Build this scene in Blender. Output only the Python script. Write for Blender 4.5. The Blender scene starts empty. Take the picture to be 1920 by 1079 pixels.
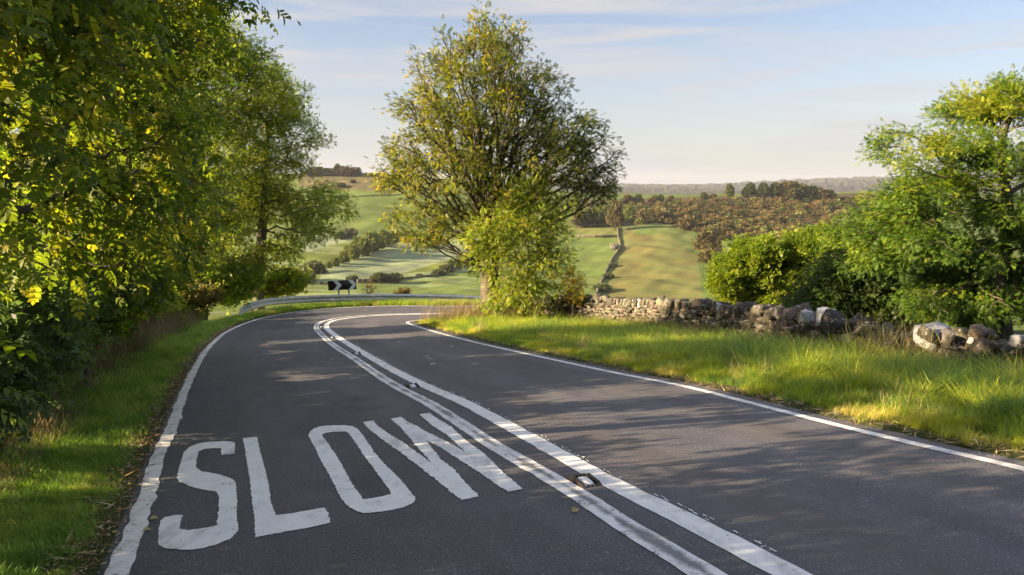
import bpy, math, numpy as np
from mathutils import Vector
from mathutils.geometry import tessellate_polygon
rng = np.random.default_rng(7)
scene = bpy.context.scene
R_ = math.radians

# ------------------------------------------------------------------ camera, sky, sun
F = 1350.0; PITCH = math.atan(194.5 / F); CAMZ = 1.5
cam = bpy.data.objects.new('camera', bpy.data.cameras.new('camera'))
scene.collection.objects.link(cam); scene.camera = cam
cam.location = (0, 0, CAMZ); cam.rotation_euler = (R_(90) - PITCH, 0, 0)
cam.data.sensor_width = 36; cam.data.lens = 36 * F / 1920
cam.data.clip_start = 0.05; cam.data.clip_end = 30000

SUN_EL = R_(17); SUN_DIR = Vector((-math.cos(SUN_EL) * math.cos(R_(-12)), math.cos(SUN_EL) * math.sin(R_(-12)), math.sin(SUN_EL)))
sun = bpy.data.objects.new('sun', bpy.data.lights.new('sun', 'SUN'))
scene.collection.objects.link(sun)
sun.data.energy = 5.0; sun.data.angle = R_(0.5); sun.data.color = (1.0, 0.76, 0.46)
sun.rotation_euler = SUN_DIR.to_track_quat('Z', 'Y').to_euler(); sun.location = (-20, 0, 20)

world = bpy.data.worlds.new('World'); scene.world = world; world.use_nodes = True
def build_world():
    nt = world.node_tree; nt.nodes.clear(); N = nt.nodes.new; Lk = nt.links.new
    out = N('ShaderNodeOutputWorld'); bg = N('ShaderNodeBackground'); Lk(bg.outputs[0], out.inputs[0])
    sky = N('ShaderNodeTexSky'); sky.sky_type = 'NISHITA'; sky.sun_disc = False
    sky.sun_elevation = SUN_EL; sky.sun_rotation = math.atan2(SUN_DIR.x, SUN_DIR.y)
    sky.altitude = 200; sky.air_density = 1.0; sky.dust_density = 0.6; sky.ozone_density = 1.6
    tc = N('ShaderNodeTexCoord'); sep = N('ShaderNodeSeparateXYZ'); Lk(tc.outputs['Generated'], sep.inputs[0])
    # thin cirrus: long streaks over the blue
    mp = N('ShaderNodeMapping'); mp.inputs['Rotation'].default_value = (0, R_(-8), 0); mp.inputs['Location'].default_value = (0, 0, .22); mp.inputs['Scale'].default_value = (1.3, 1.3, 16)
    Lk(tc.outputs['Generated'], mp.inputs[0])
    n1 = N('ShaderNodeTexNoise'); n1.inputs['Scale'].default_value = 2.2; n1.inputs['Detail'].default_value = 7; n1.inputs['Roughness'].default_value = 0.55
    n1.inputs['Distortion'].default_value = 0.6
    Lk(mp.outputs[0], n1.inputs['Vector'])
    cr = N('ShaderNodeValToRGB'); cr.color_ramp.elements[0].position = 0.42; cr.color_ramp.elements[1].position = 0.64
    Lk(n1.outputs[0], cr.inputs[0])
    # vapour whitening towards the horizon
    mr = N('ShaderNodeMapRange'); mr.inputs[1].default_value = -0.02; mr.inputs[2].default_value = 0.42; mr.inputs[3].default_value = 1.0; mr.inputs[4].default_value = 0.0
    Lk(sep.outputs[2], mr.inputs[0])
    pw = N('ShaderNodeMath'); pw.operation = 'POWER'; pw.inputs[1].default_value = 1.7; Lk(mr.outputs[0], pw.inputs[0])
    g = N('ShaderNodeMath'); g.operation = 'MULTIPLY'; g.inputs[1].default_value = 0.92; Lk(pw.outputs[0], g.inputs[0])
    m0 = N('ShaderNodeMixRGB'); m0.blend_type = 'MULTIPLY'; m0.inputs[0].default_value = 1; m0.inputs[2].default_value = (0.73, 0.71, 0.78, 1)
    Lk(sky.outputs[0], m0.inputs[1])
    m1 = N('ShaderNodeMixRGB'); Lk(g.outputs[0], m1.inputs[0]); Lk(m0.outputs[0], m1.inputs[1]); m1.inputs[2].default_value = SKY_H
    cm = N('ShaderNodeMath'); cm.operation = 'MULTIPLY'; cm.inputs[1].default_value = 0.85; Lk(cr.outputs[0], cm.inputs[0])
    m2 = N('ShaderNodeMixRGB'); Lk(cm.outputs[0], m2.inputs[0]); Lk(m1.outputs[0], m2.inputs[1]); m2.inputs[2].default_value = SKY_C
    # bright cloud veil added in the unseen sky overhead to lift ambient light
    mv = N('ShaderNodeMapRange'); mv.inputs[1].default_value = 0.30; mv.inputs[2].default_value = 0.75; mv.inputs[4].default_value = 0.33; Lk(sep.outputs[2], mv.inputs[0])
    m3 = N('ShaderNodeMixRGB'); Lk(mv.outputs[0], m3.inputs[0]); Lk(m2.outputs[0], m3.inputs[1]); m3.inputs[2].default_value = SKY_FILL
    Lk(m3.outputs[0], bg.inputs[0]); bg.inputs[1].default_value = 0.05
SKY_H = (2.8, 2.68, 2.6, 1); SKY_C = (2.85, 2.78, 2.82, 1); SKY_FILL = (6.6, 6.9, 7.6, 1)
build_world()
scene.view_settings.view_transform = 'Standard'; scene.view_settings.look = 'None'
scene.view_settings.exposure = 2.35; scene.view_settings.gamma = 1.0
cy = scene.cycles if hasattr(scene, 'cycles') else None
scene.render.engine = 'CYCLES'
scene.cycles.max_bounces = 7; scene.cycles.diffuse_bounces = 5; scene.cycles.glossy_bounces = 2
scene.cycles.transmission_bounces = 4; scene.cycles.transparent_max_bounces = 6; scene.cycles.volume_bounces = 0
scene.cycles.use_denoising = True; scene.cycles.caustics_reflective = False; scene.cycles.caustics_refractive = False

# ------------------------------------------------------------------ helpers
def smooth(a, b, x):
    t = np.clip((x - a) / (b - a), 0, 1); return t * t * (3 - 2 * t)
def mat(name): 
    m = bpy.data.materials.new(name); m.use_nodes = True; m.node_tree.nodes.clear(); return m
class NT:
    """small node-graph helper"""
    def __init__(s, m):
        s.t = m.node_tree; s.out = s.n('ShaderNodeOutputMaterial')
    def n(s, k, **kw):
        x = s.t.nodes.new(k)
        for a, b in kw.items(): setattr(x, a, b)
        return x
    def l(s, a, b): s.t.links.new(a, b)
    def pos(s): return s.n('ShaderNodeNewGeometry').outputs['Position']
    def noise(s, scale, detail=3, rough=.5, vec=None, stretch=None, dist=0):
        x = s.n('ShaderNodeTexNoise'); x.inputs['Scale'].default_value = scale; x.inputs['Detail'].default_value = detail
        x.inputs['Roughness'].default_value = rough; x.inputs['Distortion'].default_value = dist
        v = vec or s.pos()
        if stretch:
            mp = s.n('ShaderNodeMapping'); mp.inputs['Scale'].default_value = stretch[:3]
            if len(stretch) > 3: mp.inputs['Rotation'].default_value = (0, 0, stretch[3])
            s.l(v, mp.inputs[0]); v = mp.outputs[0]
        s.l(v, x.inputs['Vector']); return x.outputs[0]
    def ramp(s, v, a, b, ca=(0, 0, 0, 1), cb=(1, 1, 1, 1)):
        r = s.n('ShaderNodeValToRGB'); e = r.color_ramp.elements; e[0].position = a; e[1].position = b
        e[0].color = ca if len(ca) == 4 else (*ca, 1); e[1].color = cb if len(cb) == 4 else (*cb, 1); s.l(v, r.inputs[0]); return r.outputs[0]
    def mix(s, f, a, b, mode='MIX'):
        x = s.n('ShaderNodeMixRGB'); x.blend_type = mode
        for i, v in enumerate((f, a, b)):
            if isinstance(v, (int, float)): x.inputs[i].default_value = v if i == 0 else (v, v, v, 1)
            elif isinstance(v, tuple): x.inputs[i].default_value = v if len(v) == 4 else (*v, 1)
            else: s.l(v, x.inputs[i])
        return x.outputs[0]
    def math(s, op, a, b=0.0):
        x = s.n('ShaderNodeMath', operation=op)
        for i, v in enumerate((a, b)):
            if isinstance(v, (int, float)): x.inputs[i].default_value = v
            else: s.l(v, x.inputs[i])
        return x.outputs[0]
    def col(s, name='Col'): 
        x = s.n('ShaderNodeAttribute'); x.attribute_name = name; return x.outputs[0]
    def bsdf(s, base, rough=.7, spec=.3, metal=0, bump=None, bstr=.3, bdist=.01):
        b = s.n('ShaderNodeBsdfPrincipled')
        if isinstance(base, tuple): b.inputs['Base Color'].default_value = (*base[:3], 1)
        else: s.l(base, b.inputs['Base Color'])
        if isinstance(rough, (int, float)): b.inputs['Roughness'].default_value = rough
        else: s.l(rough, b.inputs['Roughness'])
        b.inputs['Specular IOR Level'].default_value = spec; b.inputs['Metallic'].default_value = metal
        if bump is not None:
            k = s.n('ShaderNodeBump'); k.inputs['Strength'].default_value = bstr; k.inputs['Distance'].default_value = bdist
            s.l(bump, k.inputs['Height']); s.l(k.outputs[0], b.inputs['Normal'])
        return b
    def done(s, b): s.l(b.outputs[0], s.out.inputs[0])

def mk(name, V, Fs, m=None, parent=None, col=None, smooth_=False, attrs=None):
    """one mesh object from a vertex array and a list of (n,k) face arrays"""
    me = bpy.data.meshes.new(name); V = np.asarray(V, np.float32)
    Fs = [np.asarray(f, np.int32) for f in Fs if len(f)]
    me.vertices.add(len(V)); me.vertices.foreach_set('co', V.ravel())
    loops = np.concatenate([f.ravel() for f in Fs]); sizes = np.concatenate([np.full(len(f), f.shape[1], np.int32) for f in Fs])
    me.loops.add(len(loops)); me.loops.foreach_set('vertex_index', loops)
    me.polygons.add(len(sizes)); st = np.concatenate([[0], np.cumsum(sizes)[:-1]]).astype(np.int32)
    me.polygons.foreach_set('loop_start', st)
    if smooth_: me.polygons.foreach_set('use_smooth', np.ones(len(sizes), bool))
    if col is not None:
        a = me.color_attributes.new('Col', 'FLOAT_COLOR', 'POINT')
        c = np.ones((len(V), 4), np.float32); c[:, :3] = col; a.data.foreach_set('color', c.ravel())
    if attrs:
        for k, v in attrs.items():
            a = me.attributes.new(k, 'FLOAT', 'POINT'); a.data.foreach_set('value', np.asarray(v, np.float32))
    me.update(calc_edges=True); me.validate()
    if m: me.materials.append(m)
    o = bpy.data.objects.new(name, me); scene.collection.objects.link(o)
    if parent: o.parent = parent
    return o
def tag(o, label=None, cat=None, group=None, kind=None):
    if label: o['label'] = label
    if cat: o['category'] = cat
    if group: o['group'] = group
    if kind: o['kind'] = kind
    return o
def thing(name, label, cat, loc=(0, 0, 0), group=None):
    o = bpy.data.objects.new(name, None); scene.collection.objects.link(o); o.location = [float(c) for c in loc]; o.empty_display_size = .2
    return tag(o, label, cat, group)
def copy_thing(root, loc, rz, sc, label, group=None):
    r = root.copy(); scene.collection.objects.link(r); r.location = [float(c) for c in loc]; r.rotation_euler = (0, 0, rz); r.scale = sc; r['label'] = label
    if group: r['group'] = group
    for ch in root.children:
        c = ch.copy(); scene.collection.objects.link(c); c.parent = r
    return r
class MB:
    """collects shapes into one mesh"""
    def __init__(s): s.V = []; s.F = {}; s.n = 0; s.C = []
    def add(s, V, Fs, col=None):
        V = np.asarray(V, float)
        for f in Fs:
            f = np.asarray(f, int)
            if len(f): s.F.setdefault(f.shape[1], []).append(f + s.n)
        s.V.append(V); s.n += len(V)
        s.C.append(np.broadcast_to(np.asarray(col if col is not None else (1, 1, 1), float), (len(V), 3)))
    def box(s, c, size, rz=0, col=None, rx=0, taper=1.0):
        q = np.array([[x, y, z] for z in (-.5, .5) for y in (-.5, .5) for x in (-.5, .5)]) * size
        q[4:, :2] *= taper
        cx, sx = math.cos(rx), math.sin(rx); q = q @ np.array([[1, 0, 0], [0, cx, -sx], [0, sx, cx]]).T
        cz, sz = math.cos(rz), math.sin(rz); q = q @ np.array([[cz, -sz, 0], [sz, cz, 0], [0, 0, 1]]).T
        s.add(q + np.array(c), [[[0, 2, 3, 1], [4, 5, 7, 6], [0, 1, 5, 4], [2, 6, 7, 3], [0, 4, 6, 2], [1, 3, 7, 5]]], col)
    def build(s, name, m, parent=None, smooth_=False, usecol=False):
        return mk(name, np.concatenate(s.V), [np.concatenate(f) for f in s.F.values()], m, parent, np.concatenate(s.C) if usecol else None, smooth_)
def vnoise(P, scale, seed=0, octv=3):
    """cheap smooth noise (sum of rotated sines with hashed phases), about -1..1"""
    r = np.random.default_rng(seed); P = np.asarray(P, float) / scale; out = 0; amp = 1; tot = 0
    for o in range(octv):
        a = np.zeros(len(P))
        for k in range(5):
            d = r.normal(size=P.shape[1]); d /= np.linalg.norm(d); a += np.sin(P @ d * 2 * np.pi * r.uniform(.6, 1.3) + r.uniform(0, 7))
        out = out + amp * a / 2.5; tot += amp; amp *= .5; P = P * 2.1
    return out / tot

# ------------------------------------------------------------------ the lie of the land
C0, AX, BY = -0.0134, 0.0352, -0.12935          # the plane of the descending road
def zroad(x, y): return C0 + AX * np.clip(x, -60, 60) + BY * np.clip(y, -30, 200) + 0.004 * np.maximum(0, y - 23) ** 2 - .022 * np.maximum(0, x - 2.5) ** 2 * smooth(21, 26, y)
def ray(px, py):
    x = px - 960.; y = 539.5 - py
    d = np.array([x, F * math.cos(PITCH) + y * math.sin(PITCH), -F * math.sin(PITCH) + y * math.cos(PITCH)]); return d / d[1]
def P3(px, py, d): r = ray(px, py); return np.array([r[0] * d, d, CAMZ + r[2] * d])
def cast(px, py, fn, t0=1., t1=80., n=4000):
    d = ray(px, py); t = np.geomspace(t0, t1, n); z = CAMZ + d[2] * t; g = fn(d[0] * t, t); hit = z < g
    if not hit.any(): return None
    i = int(np.argmax(hit)); return np.array([d[0] * t[i], t[i], g[i]])
def spline(P, step):
    """Catmull-Rom through the points, resampled at an even step"""
    P = np.asarray(P, float); Q = np.vstack([2 * P[0] - P[1], P, 2 * P[-1] - P[-2]]); out = []
    for i in range(1, len(Q) - 2):
        t = np.linspace(0, 1, 24, endpoint=False)[:, None]; a, b, c, d = Q[i - 1], Q[i], Q[i + 1], Q[i + 2]
        out.append(.5 * (2 * b + (c - a) * t + (2 * a - 5 * b + 4 * c - d) * t ** 2 + (3 * b - a - 3 * c + d) * t ** 3))
    out.append(P[-1:]); C = np.concatenate(out); s = np.concatenate([[0], np.cumsum(np.linalg.norm(np.diff(C, axis=0), axis=1))])
    u = np.arange(0, s[-1], step); return np.stack([np.interp(u, s, C[:, k]) for k in range(C.shape[1])], 1)
def relax(C, it):
    C = C.copy()
    for _ in range(it): C[1:-1] = .25 * C[:-2] + .5 * C[1:-1] + .25 * C[2:]
    return C
BACK = lambda x, y: [(x + 9.5, y - 24), (x + 5.4, y - 14), (x + 2.2, y - 6), (x + 0.8, y - 2.2)]
Lpts = BACK(-2.09, 3.55) + [(-2.09, 3.55), (-2.39, 4.3), (-2.77, 5.23), (-3.29, 6.45), (-3.65, 7.42), (-4.71, 10.01), (-6.22, 13.88), (-7.84, 18.33), (-9.72, 24.29), (-10.4, 28.6), (-9.87, 31.2), (-8.68, 32.4), (-7.2, 32.7), (-5.73, 32.7), (-4.14, 32.2), (-2.31, 31.6), (2, 31.4), (8, 31.6), (16, 32)]
D1pts = BACK(.96, 3.31) + [(0.96, 3.31), (0.68, 4.02), (0.46, 4.65), (0.17, 5.37), (-0.19, 6.25), (-0.52, 7.16), (-0.99, 8.43), (-1.6, 9.85), (-2.2, 11.39), (-3.14, 13.96), (-4.2, 16.74), (-5.25, 19.73), (-6.68, 24.13), (-7.2, 26.8), (-6.83, 28.5), (-5.59, 29.15), (-4.19, 29.05), (-3.03, 28.85), (0, 28.6), (5, 28.6), (16, 29)]
D2pts = BACK(1.34, 3.33) + [(1.34, 3.33), (1.06, 4.08), (0.71, 4.91), (0.42, 5.72), (0.09, 6.65), (-0.4, 7.97), (-0.64, 8.59), (-1.21, 9.87), (-1.85, 11.43), (-2.57, 13.35), (-3.65, 16.29), (-4.96, 19.96), (-6.36, 24.23), (-6.85, 26.7), (-6.5, 28.05), (-5.5, 28.75), (-4.19, 28.78), (-3.03, 28.55), (0, 28.3), (5, 28.3), (16, 28.7)]
Rpts = BACK(3.66, 4.91) + [(3.66, 4.91), (3.45, 5.46), (3.11, 6.37), (2.68, 7.74), (2.22, 9.16), (1.48, 10.76), (0.0, 14.35), (-0.83, 16.45), (-1.89, 19.39), (-3.25, 23.52), (-3.75, 25.3), (-3.45, 26.0), (-2.6, 26.2), (0, 26.1), (5, 26.1), (16, 26.4)]
LC, D1C, D2C, RC = (relax(spline(p, .06), 25) for p in (Lpts, D1pts, D2pts, Rpts))
def normals(C):
    t = np.gradient(C, axis=0); t /= np.linalg.norm(t, axis=1)[:, None] + 1e-9; return np.stack([t[:, 1], -t[:, 0]], 1)   # to the right of travel
Lout = (LC - normals(LC) * .10)[::5]; Rout = (RC + normals(RC) * .22)[::5]
def distp(P, C):
    out = np.full(len(P), 1e9); a = C[:-1]; b = C[1:]; ab = b - a; L2 = (ab ** 2).sum(1)
    for i in range(0, len(P), 4000):
        p = P[i:i + 4000, None]; t = np.clip(((p - a) * ab).sum(2) / L2, 0, 1); out[i:i + 4000] = np.sqrt(((a + ab * t[..., None] - p) ** 2).sum(2)).min(1)
    return out
def inpoly(P, Q):
    x, y = P[:, 0], P[:, 1]; c = np.zeros(len(P), bool); q = np.roll(Q, 1, 0)
    for (x1, y1), (x2, y2) in zip(Q, q):
        if y1 != y2: c ^= ((y1 > y) != (y2 > y)) & (x < (x2 - x1) * (y - y1) / (y2 - y1) + x1)
    return c
ROADPOLY = np.vstack([Lout[::2], Rout[::-2]]); Lc = Lout[::3]; Rc = Rout[::3]
# outside regions: left/outer side of the L line (closed round the far side) and right/inner side of R
WALLDEF = [(925, 570, 25.6), (1060, 557, 23.3), (1200, 562, 20.2), (1290, 566, 18.), (1400, 578, 15.6), (1500, 590, 13.6), (1590, 604, 11.9), (1660, 621, 11.), (1710, 629, 10.6), (1790, 625, 10.1), (1900, 637, 9.5), (2100, 668, 8.6), (2500, 700, 7.)]
WALL3 = np.array([P3(*w) for w in WALLDEF]); WC = spline(WALL3, .08)
INNER = np.vstack([Rc, [[16, -30], [17, 20]]])
BEYW = np.vstack([WC[::10, :2], [[40, 3], [60, 25.8], [WC[0, 0], 25.85]]])
def near_info(x, y):
    P = np.stack([np.ravel(x), np.ravel(y)], 1); dl = distp(P, Lc); dr = distp(P, Rc); inr = inpoly(P, ROADPOLY)
    right = (dr < dl) & ~inr; left = (~right) & ~inr
    return dl, dr, inr, left, right
def znear(x, y):
    sh = np.shape(x); x = np.ravel(x).astype(float); y = np.ravel(y).astype(float); dl, dr, inr, left, right = near_info(x, y)
    z = zroad(x, y); P = np.stack([x, y], 1)
    dd = np.where(left, dl, dr)
    z = z - np.where(inr, .07, 0)
    b = vnoise(P, 2.3, 3) * .05 * smooth(.2, 1.5, dd)
    farL = smooth(24, 30, y)            # beyond the bend the ground falls, on the left it banks up
    up = .22 * np.clip(dl - 1.0, 0, 3.6) - .25 * np.clip(dl - 6, 0, 30)
    dn = -.30 * np.clip(dl - .8, 0, 1.2) - .16 * np.clip(dl - 2, 0, 30)
    z = z + np.where(left, .02 + b + up * (1 - farL) + dn * farL, 0)
    bw = inpoly(P, BEYW); dw = np.where(bw, distp(P, WC[::10, :2]), 0)
    z = z + np.where(right, .02 + b - .045 * np.clip(dr - .3, 0, 4) - .24 * np.clip(dw, 0, 40), 0)
    return z.reshape(sh)
# far country: rows of the photograph read as sight-line heights at real distances
TD = np.array([45, 60, 90, 140, 200, 260, 330, 400, 470, 540, 620, 700, 760, 900, 1400, 2200, 3200, 4500, 9000.])
TP = [-400, 300, 560, 640, 720, 850, 980, 1090, 1160, 1250, 1330, 1420, 1600, 1750, 2400]
TR = np.array([
 [620, 625, 625, 615, 585, 548, 500, 455, 415, 380, 345, 330, 332, 345, 360, 352, 345, 345, 345],
 [620, 625, 625, 615, 585, 548, 500, 455, 415, 380, 345, 330, 332, 345, 360, 352, 345, 345, 345],
 [598, 612, 625, 612, 580, 545, 505, 462, 425, 388, 350, 327, 326, 340, 360, 352, 345, 345, 345],
 [598, 612, 625, 612, 580, 545, 505, 465, 428, 388, 350, 327, 327, 340, 360, 352, 345, 345, 345],
 [598, 612, 625, 612, 580, 547, 510, 470, 430, 390, 350, 325, 325, 338, 360, 352, 345, 345, 345],
 [598, 612, 625, 612, 582, 552, 518, 480, 440, 400, 362, 340, 338, 348, 362, 352, 345, 345, 345],
 [598, 612, 625, 612, 584, 556, 522, 484, 446, 412, 382, 360, 352, 356, 362, 352, 345, 345, 345],
 [598, 612, 622, 612, 586, 558, 526, 488, 450, 420, 392, 372, 365, 362, 364, 354, 347, 344, 347],
 [598, 612, 622, 612, 586, 560, 526, 484, 446, 422, 398, 376, 368, 364, 366, 356, 349, 345, 349],
 [600, 615, 625, 615, 590, 560, 521, 479, 437, 415, 388, 371, 366, 366, 368, 360, 352, 347, 352],
 [605, 620, 630, 620, 592, 562, 524, 484, 446, 416, 388, 370, 365, 366, 368, 360, 351, 346, 352],
 [610, 630, 640, 625, 592, 562, 526, 490, 456, 424, 390, 368, 363, 366, 368, 360, 348, 341, 346],
 [615, 640, 650, 630, 594, 562, 526, 492, 458, 426, 390, 366, 362, 365, 368, 358, 344, 333, 340],
 [615, 640, 650, 630, 594, 562, 526, 492, 458, 426, 390, 366, 362, 365, 368, 356, 342, 330, 338],
 [615, 640, 650, 630, 594, 562, 526, 492, 458, 426, 390, 366, 362, 365, 368, 356, 342, 330, 338]], float)
TDL = np.log(TD)
_tp = np.arange(-400, 2401, 20.); _k = np.exp(-(np.arange(-6, 7) / 2.6) ** 2); _k /= _k.sum()
TR = np.stack([np.convolve(np.pad(np.interp(_tp, TP, TR[:, q]), 6, 'edge'), _k, 'valid') for q in range(TR.shape[1])], 1); TP = _tp
def zfar(x, y):
    r = np.hypot(x, y); yy = np.maximum(np.maximum(y, r * .35), 1e-3)
    px = 960 + np.clip(x / yy, -1.2, 1.2) * F * 1.01
    fp = np.clip(np.interp(px, TP, np.arange(len(TP))), 0, len(TP) - 1.001); fd = np.clip(np.interp(np.log(np.maximum(yy, 1)), TDL, np.arange(len(TD))), 0, len(TD) - 1.001)
    i = fp.astype(int); j = fd.astype(int); a = fp - i; b = fd - j; 
    row = (TR[i, j] * (1 - a) * (1 - b) + TR[i + 1, j] * a * (1 - b) + TR[i, j + 1] * (1 - a) * b + TR[i + 1, j + 1] * a * b)
    e = 539.5 - row; dy = F * math.cos(PITCH) + e * math.sin(PITCH); dz = -F * math.sin(PITCH) + e * math.cos(PITCH)
    P = np.stack([np.ravel(x), np.ravel(y)], 1); nz = (vnoise(P, 90., 5, 4) * 1.5 + vnoise(P, 25., 9, 2) * .35).reshape(np.shape(x))
    return CAMZ + dz / dy * yy + nz * smooth(80, 300, r) * (1 + smooth(1500, 4000, r) * 6)
def H(x, y):
    x = np.asarray(x, float); y = np.asarray(y, float); r = np.hypot(x, y); w = smooth(36, 58, r)
    z = np.where(w < 1, 0., 0.); zn = np.zeros(x.shape); m = w < 1
    if m.any(): zn[m] = znear(x[m], y[m])
    return zn * (1 - w) + zfar(x, y) * w
def Hf(px, py, t0=60., t1=6000.): return cast(px, py, lambda x, y: zfar(x, y), t0, t1, 3000)

# ------------------------------------------------------------------ materials
def m_simple(name, c, rough=.6, spec=.3, metal=0, ns=8, var=.35, bump=.3, bd=.01):
    m = mat(name); g = NT(m); n = g.noise(ns, 4, .6)
    k = g.mix(g.ramp(n, .3, .7), tuple(np.array(c) * (1 - var)), tuple(np.minimum(1, np.array(c) * (1 + var))))
    g.done(g.bsdf(k, rough, spec, metal, n, bump, bd)); return m
def m_asphalt():
    m = mat('asphalt'); g = NT(m)
    a = g.noise(140, 2, .7); v = g.n('ShaderNodeTexVoronoi'); v.inputs['Scale'].default_value = 95; g.l(g.pos(), v.inputs['Vector'])
    fine = g.ramp(a, .35, .75, (.037, .038, .043), (.140, .142, .156))
    stone = g.mix(g.ramp(v.outputs['Color'], .80, .97), fine, (.22, .21, .21))
    big = g.noise(.55, 4, .55, stretch=(1, .45, 1)); mid = g.noise(3.0, 4, .6)
    k = g.mix(g.ramp(big, .35, .7), g.mix(1.0, stone, (.72, .72, .75), 'MULTIPLY'), stone)
    k = g.mix(g.ramp(mid, .45, .8), k, g.mix(1.0, k, (1.3, 1.3, 1.32), 'MULTIPLY'))
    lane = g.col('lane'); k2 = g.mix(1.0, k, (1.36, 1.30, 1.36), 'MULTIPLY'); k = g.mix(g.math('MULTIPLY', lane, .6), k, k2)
    wt = g.col('wear'); k = g.mix(g.math('MULTIPLY', wt, g.ramp(mid, .3, .6)), k, (.075, .07, .073))
    cx = g.n('ShaderNodeCombineXYZ'); g.l(g.col('tt'), cx.inputs[0]); g.l(g.col('ss'), cx.inputs[1])
    tr = g.noise(1.0, 5, .6, vec=cx.outputs[0], stretch=(14, .16, 1)); k = g.mix(1., k, g.ramp(tr, .32, .68, (.80, .80, .82), (1.2, 1.18, 1.2)), 'MULTIPLY')
    ttn = g.math('ADD', g.col('tt'), g.math('MULTIPLY', g.math('ADD', g.noise(.5, 3), -.5), .012)); seam = g.math('LESS_THAN', g.math('ABSOLUTE', g.math('ADD', ttn, -.565)), .0018); k = g.mix(g.math('MULTIPLY', seam, .0), k, (.018, .018, .02))
    st = g.math('MULTIPLY', g.math('ADD', 1., g.math('MULTIPLY', g.math('ABSOLUTE', g.math('ADD', ttn, -.24)), -9.)), 1.); st = g.math('MAXIMUM', st, 0.); k = g.mix(g.math('MULTIPLY', st, g.ramp(g.noise(.35, 4, .7), .42, .6)), k, g.mix(1., k, (.62, .62, .64), 'MULTIPLY'))
    vc = g.n('ShaderNodeTexVoronoi', feature='DISTANCE_TO_EDGE'); vc.inputs['Scale'].default_value = .55; wv = g.n('ShaderNodeVectorMath', operation='ADD'); nz = g.n('ShaderNodeTexNoise'); nz.inputs['Scale'].default_value = 1.4; g.l(g.pos(), nz.inputs['Vector']); g.l(g.pos(), wv.inputs[0]); g.l(nz.outputs['Color'], wv.inputs[1]); g.l(wv.outputs[0], vc.inputs['Vector'])
    ck = g.math('MULTIPLY', g.math('LESS_THAN', vc.outputs[0], .0035), g.ramp(g.noise(.22, 3), .54, .60)); k = g.mix(g.math('MULTIPLY', ck, .7), k, (.015, .015, .016))
    sp = g.noise(1.1, 5, .7, stretch=(1, .5, 1)); k = g.mix(g.math('MULTIPLY', g.ramp(sp, .62, .72), .30), k, (.16, .155, .165)); k = g.mix(g.math('MULTIPLY', g.ramp(g.noise(.8, 4, .65), .62, .70), .5), k, (.022, .022, .024))
    rr = g.ramp(big, .3, .7, (.55,) * 3, (.8,) * 3)
    hb = g.math('ADD', a, g.math('MULTIPLY', v.outputs['Distance'], 1.2))
    g.done(g.bsdf(k, rr, .32, 0, hb, .55, .006)); return m
def m_paint(name, base, wear, tyre=0.0):
    m = mat(name); g = NT(m)
    n = g.noise(30, 6, .75); s = g.noise(6, 5, .65, stretch=(1, 1, 1)); f = g.noise(160, 2, .6)
    k = g.mix(g.ramp(s, .3, .75), tuple(np.array(base) * .82), base)
    k = g.mix(g.ramp(f, .45, .7), g.mix(1., k, (.86, .86, .88), 'MULTIPLY'), k)
    w = g.ramp(g.math('ADD', g.math('MULTIPLY', n, .6), g.math('MULTIPLY', s, .4)), wear, wear + .08, (1, 1, 1), (0, 0, 0))
    k = g.mix(w, k, (.075, .075, .08))
    sm = g.noise(2.2, 5, .7, stretch=(1.6, .5, 1, .35)); k = g.mix(g.math('MULTIPLY', g.ramp(sm, .52, .66), .45), k, (.16, .16, .17))
    if tyre:
        t = g.noise(1.7, 5, .7, stretch=(1, 1, 1)); u = g.col('u'); au = g.math('ABSOLUTE', g.math('ADD', u, -.1))
        z = g.math('ADD', g.math('MULTIPLY', au, -.35), g.math('ADD', t, g.math('MULTIPLY', n, .35)))
        k = g.mix(g.math('MULTIPLY', g.ramp(z, .50, .66), tyre), k, (.13, .135, .15))
    g.done(g.bsdf(k, .6, .3, 0, f, .25, .003)); return m
def m_leaf(name, trans=.42, rough=.45, gloss=.25, sat=(1.32, 1.45, .52)):
    m = mat(name); g = NT(m); c = g.col()
    b = g.bsdf(c, rough, gloss); tr = g.n('ShaderNodeBsdfTranslucent'); g.l(g.mix(1., c, sat, 'MULTIPLY'), tr.inputs[0])
    x = g.n('ShaderNodeMixShader'); x.inputs[0].default_value = trans; g.l(b.outputs[0], x.inputs[1]); g.l(tr.outputs[0], x.inputs[2]); g.done(x); return m
def m_vcol(name, rough=.85, ns=20, bs=.4, bd=.01, lo=.6, hi=1.35, spec=.2):
    m = mat(name); g = NT(m); n = g.noise(ns, 5, .65); k = g.mix(1., g.col(), g.ramp(n, .3, .72, (lo,) * 3, (hi,) * 3), 'MULTIPLY')
    g.done(g.bsdf(k, rough, spec, 0, n, bs, bd)); return m
def m_bark(name, a, b):
    m = mat(name); g = NT(m); n = g.noise(14, 5, .7, stretch=(1, 1, .22)); l = g.noise(3, 3, .6)
    k = g.mix(g.ramp(n, .35, .65), a, b); k = g.mix(g.ramp(l, .58, .72), k, (.16, .17, .11))
    g.done(g.bsdf(k, .9, .15, 0, n, .8, .03)); return m
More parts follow.
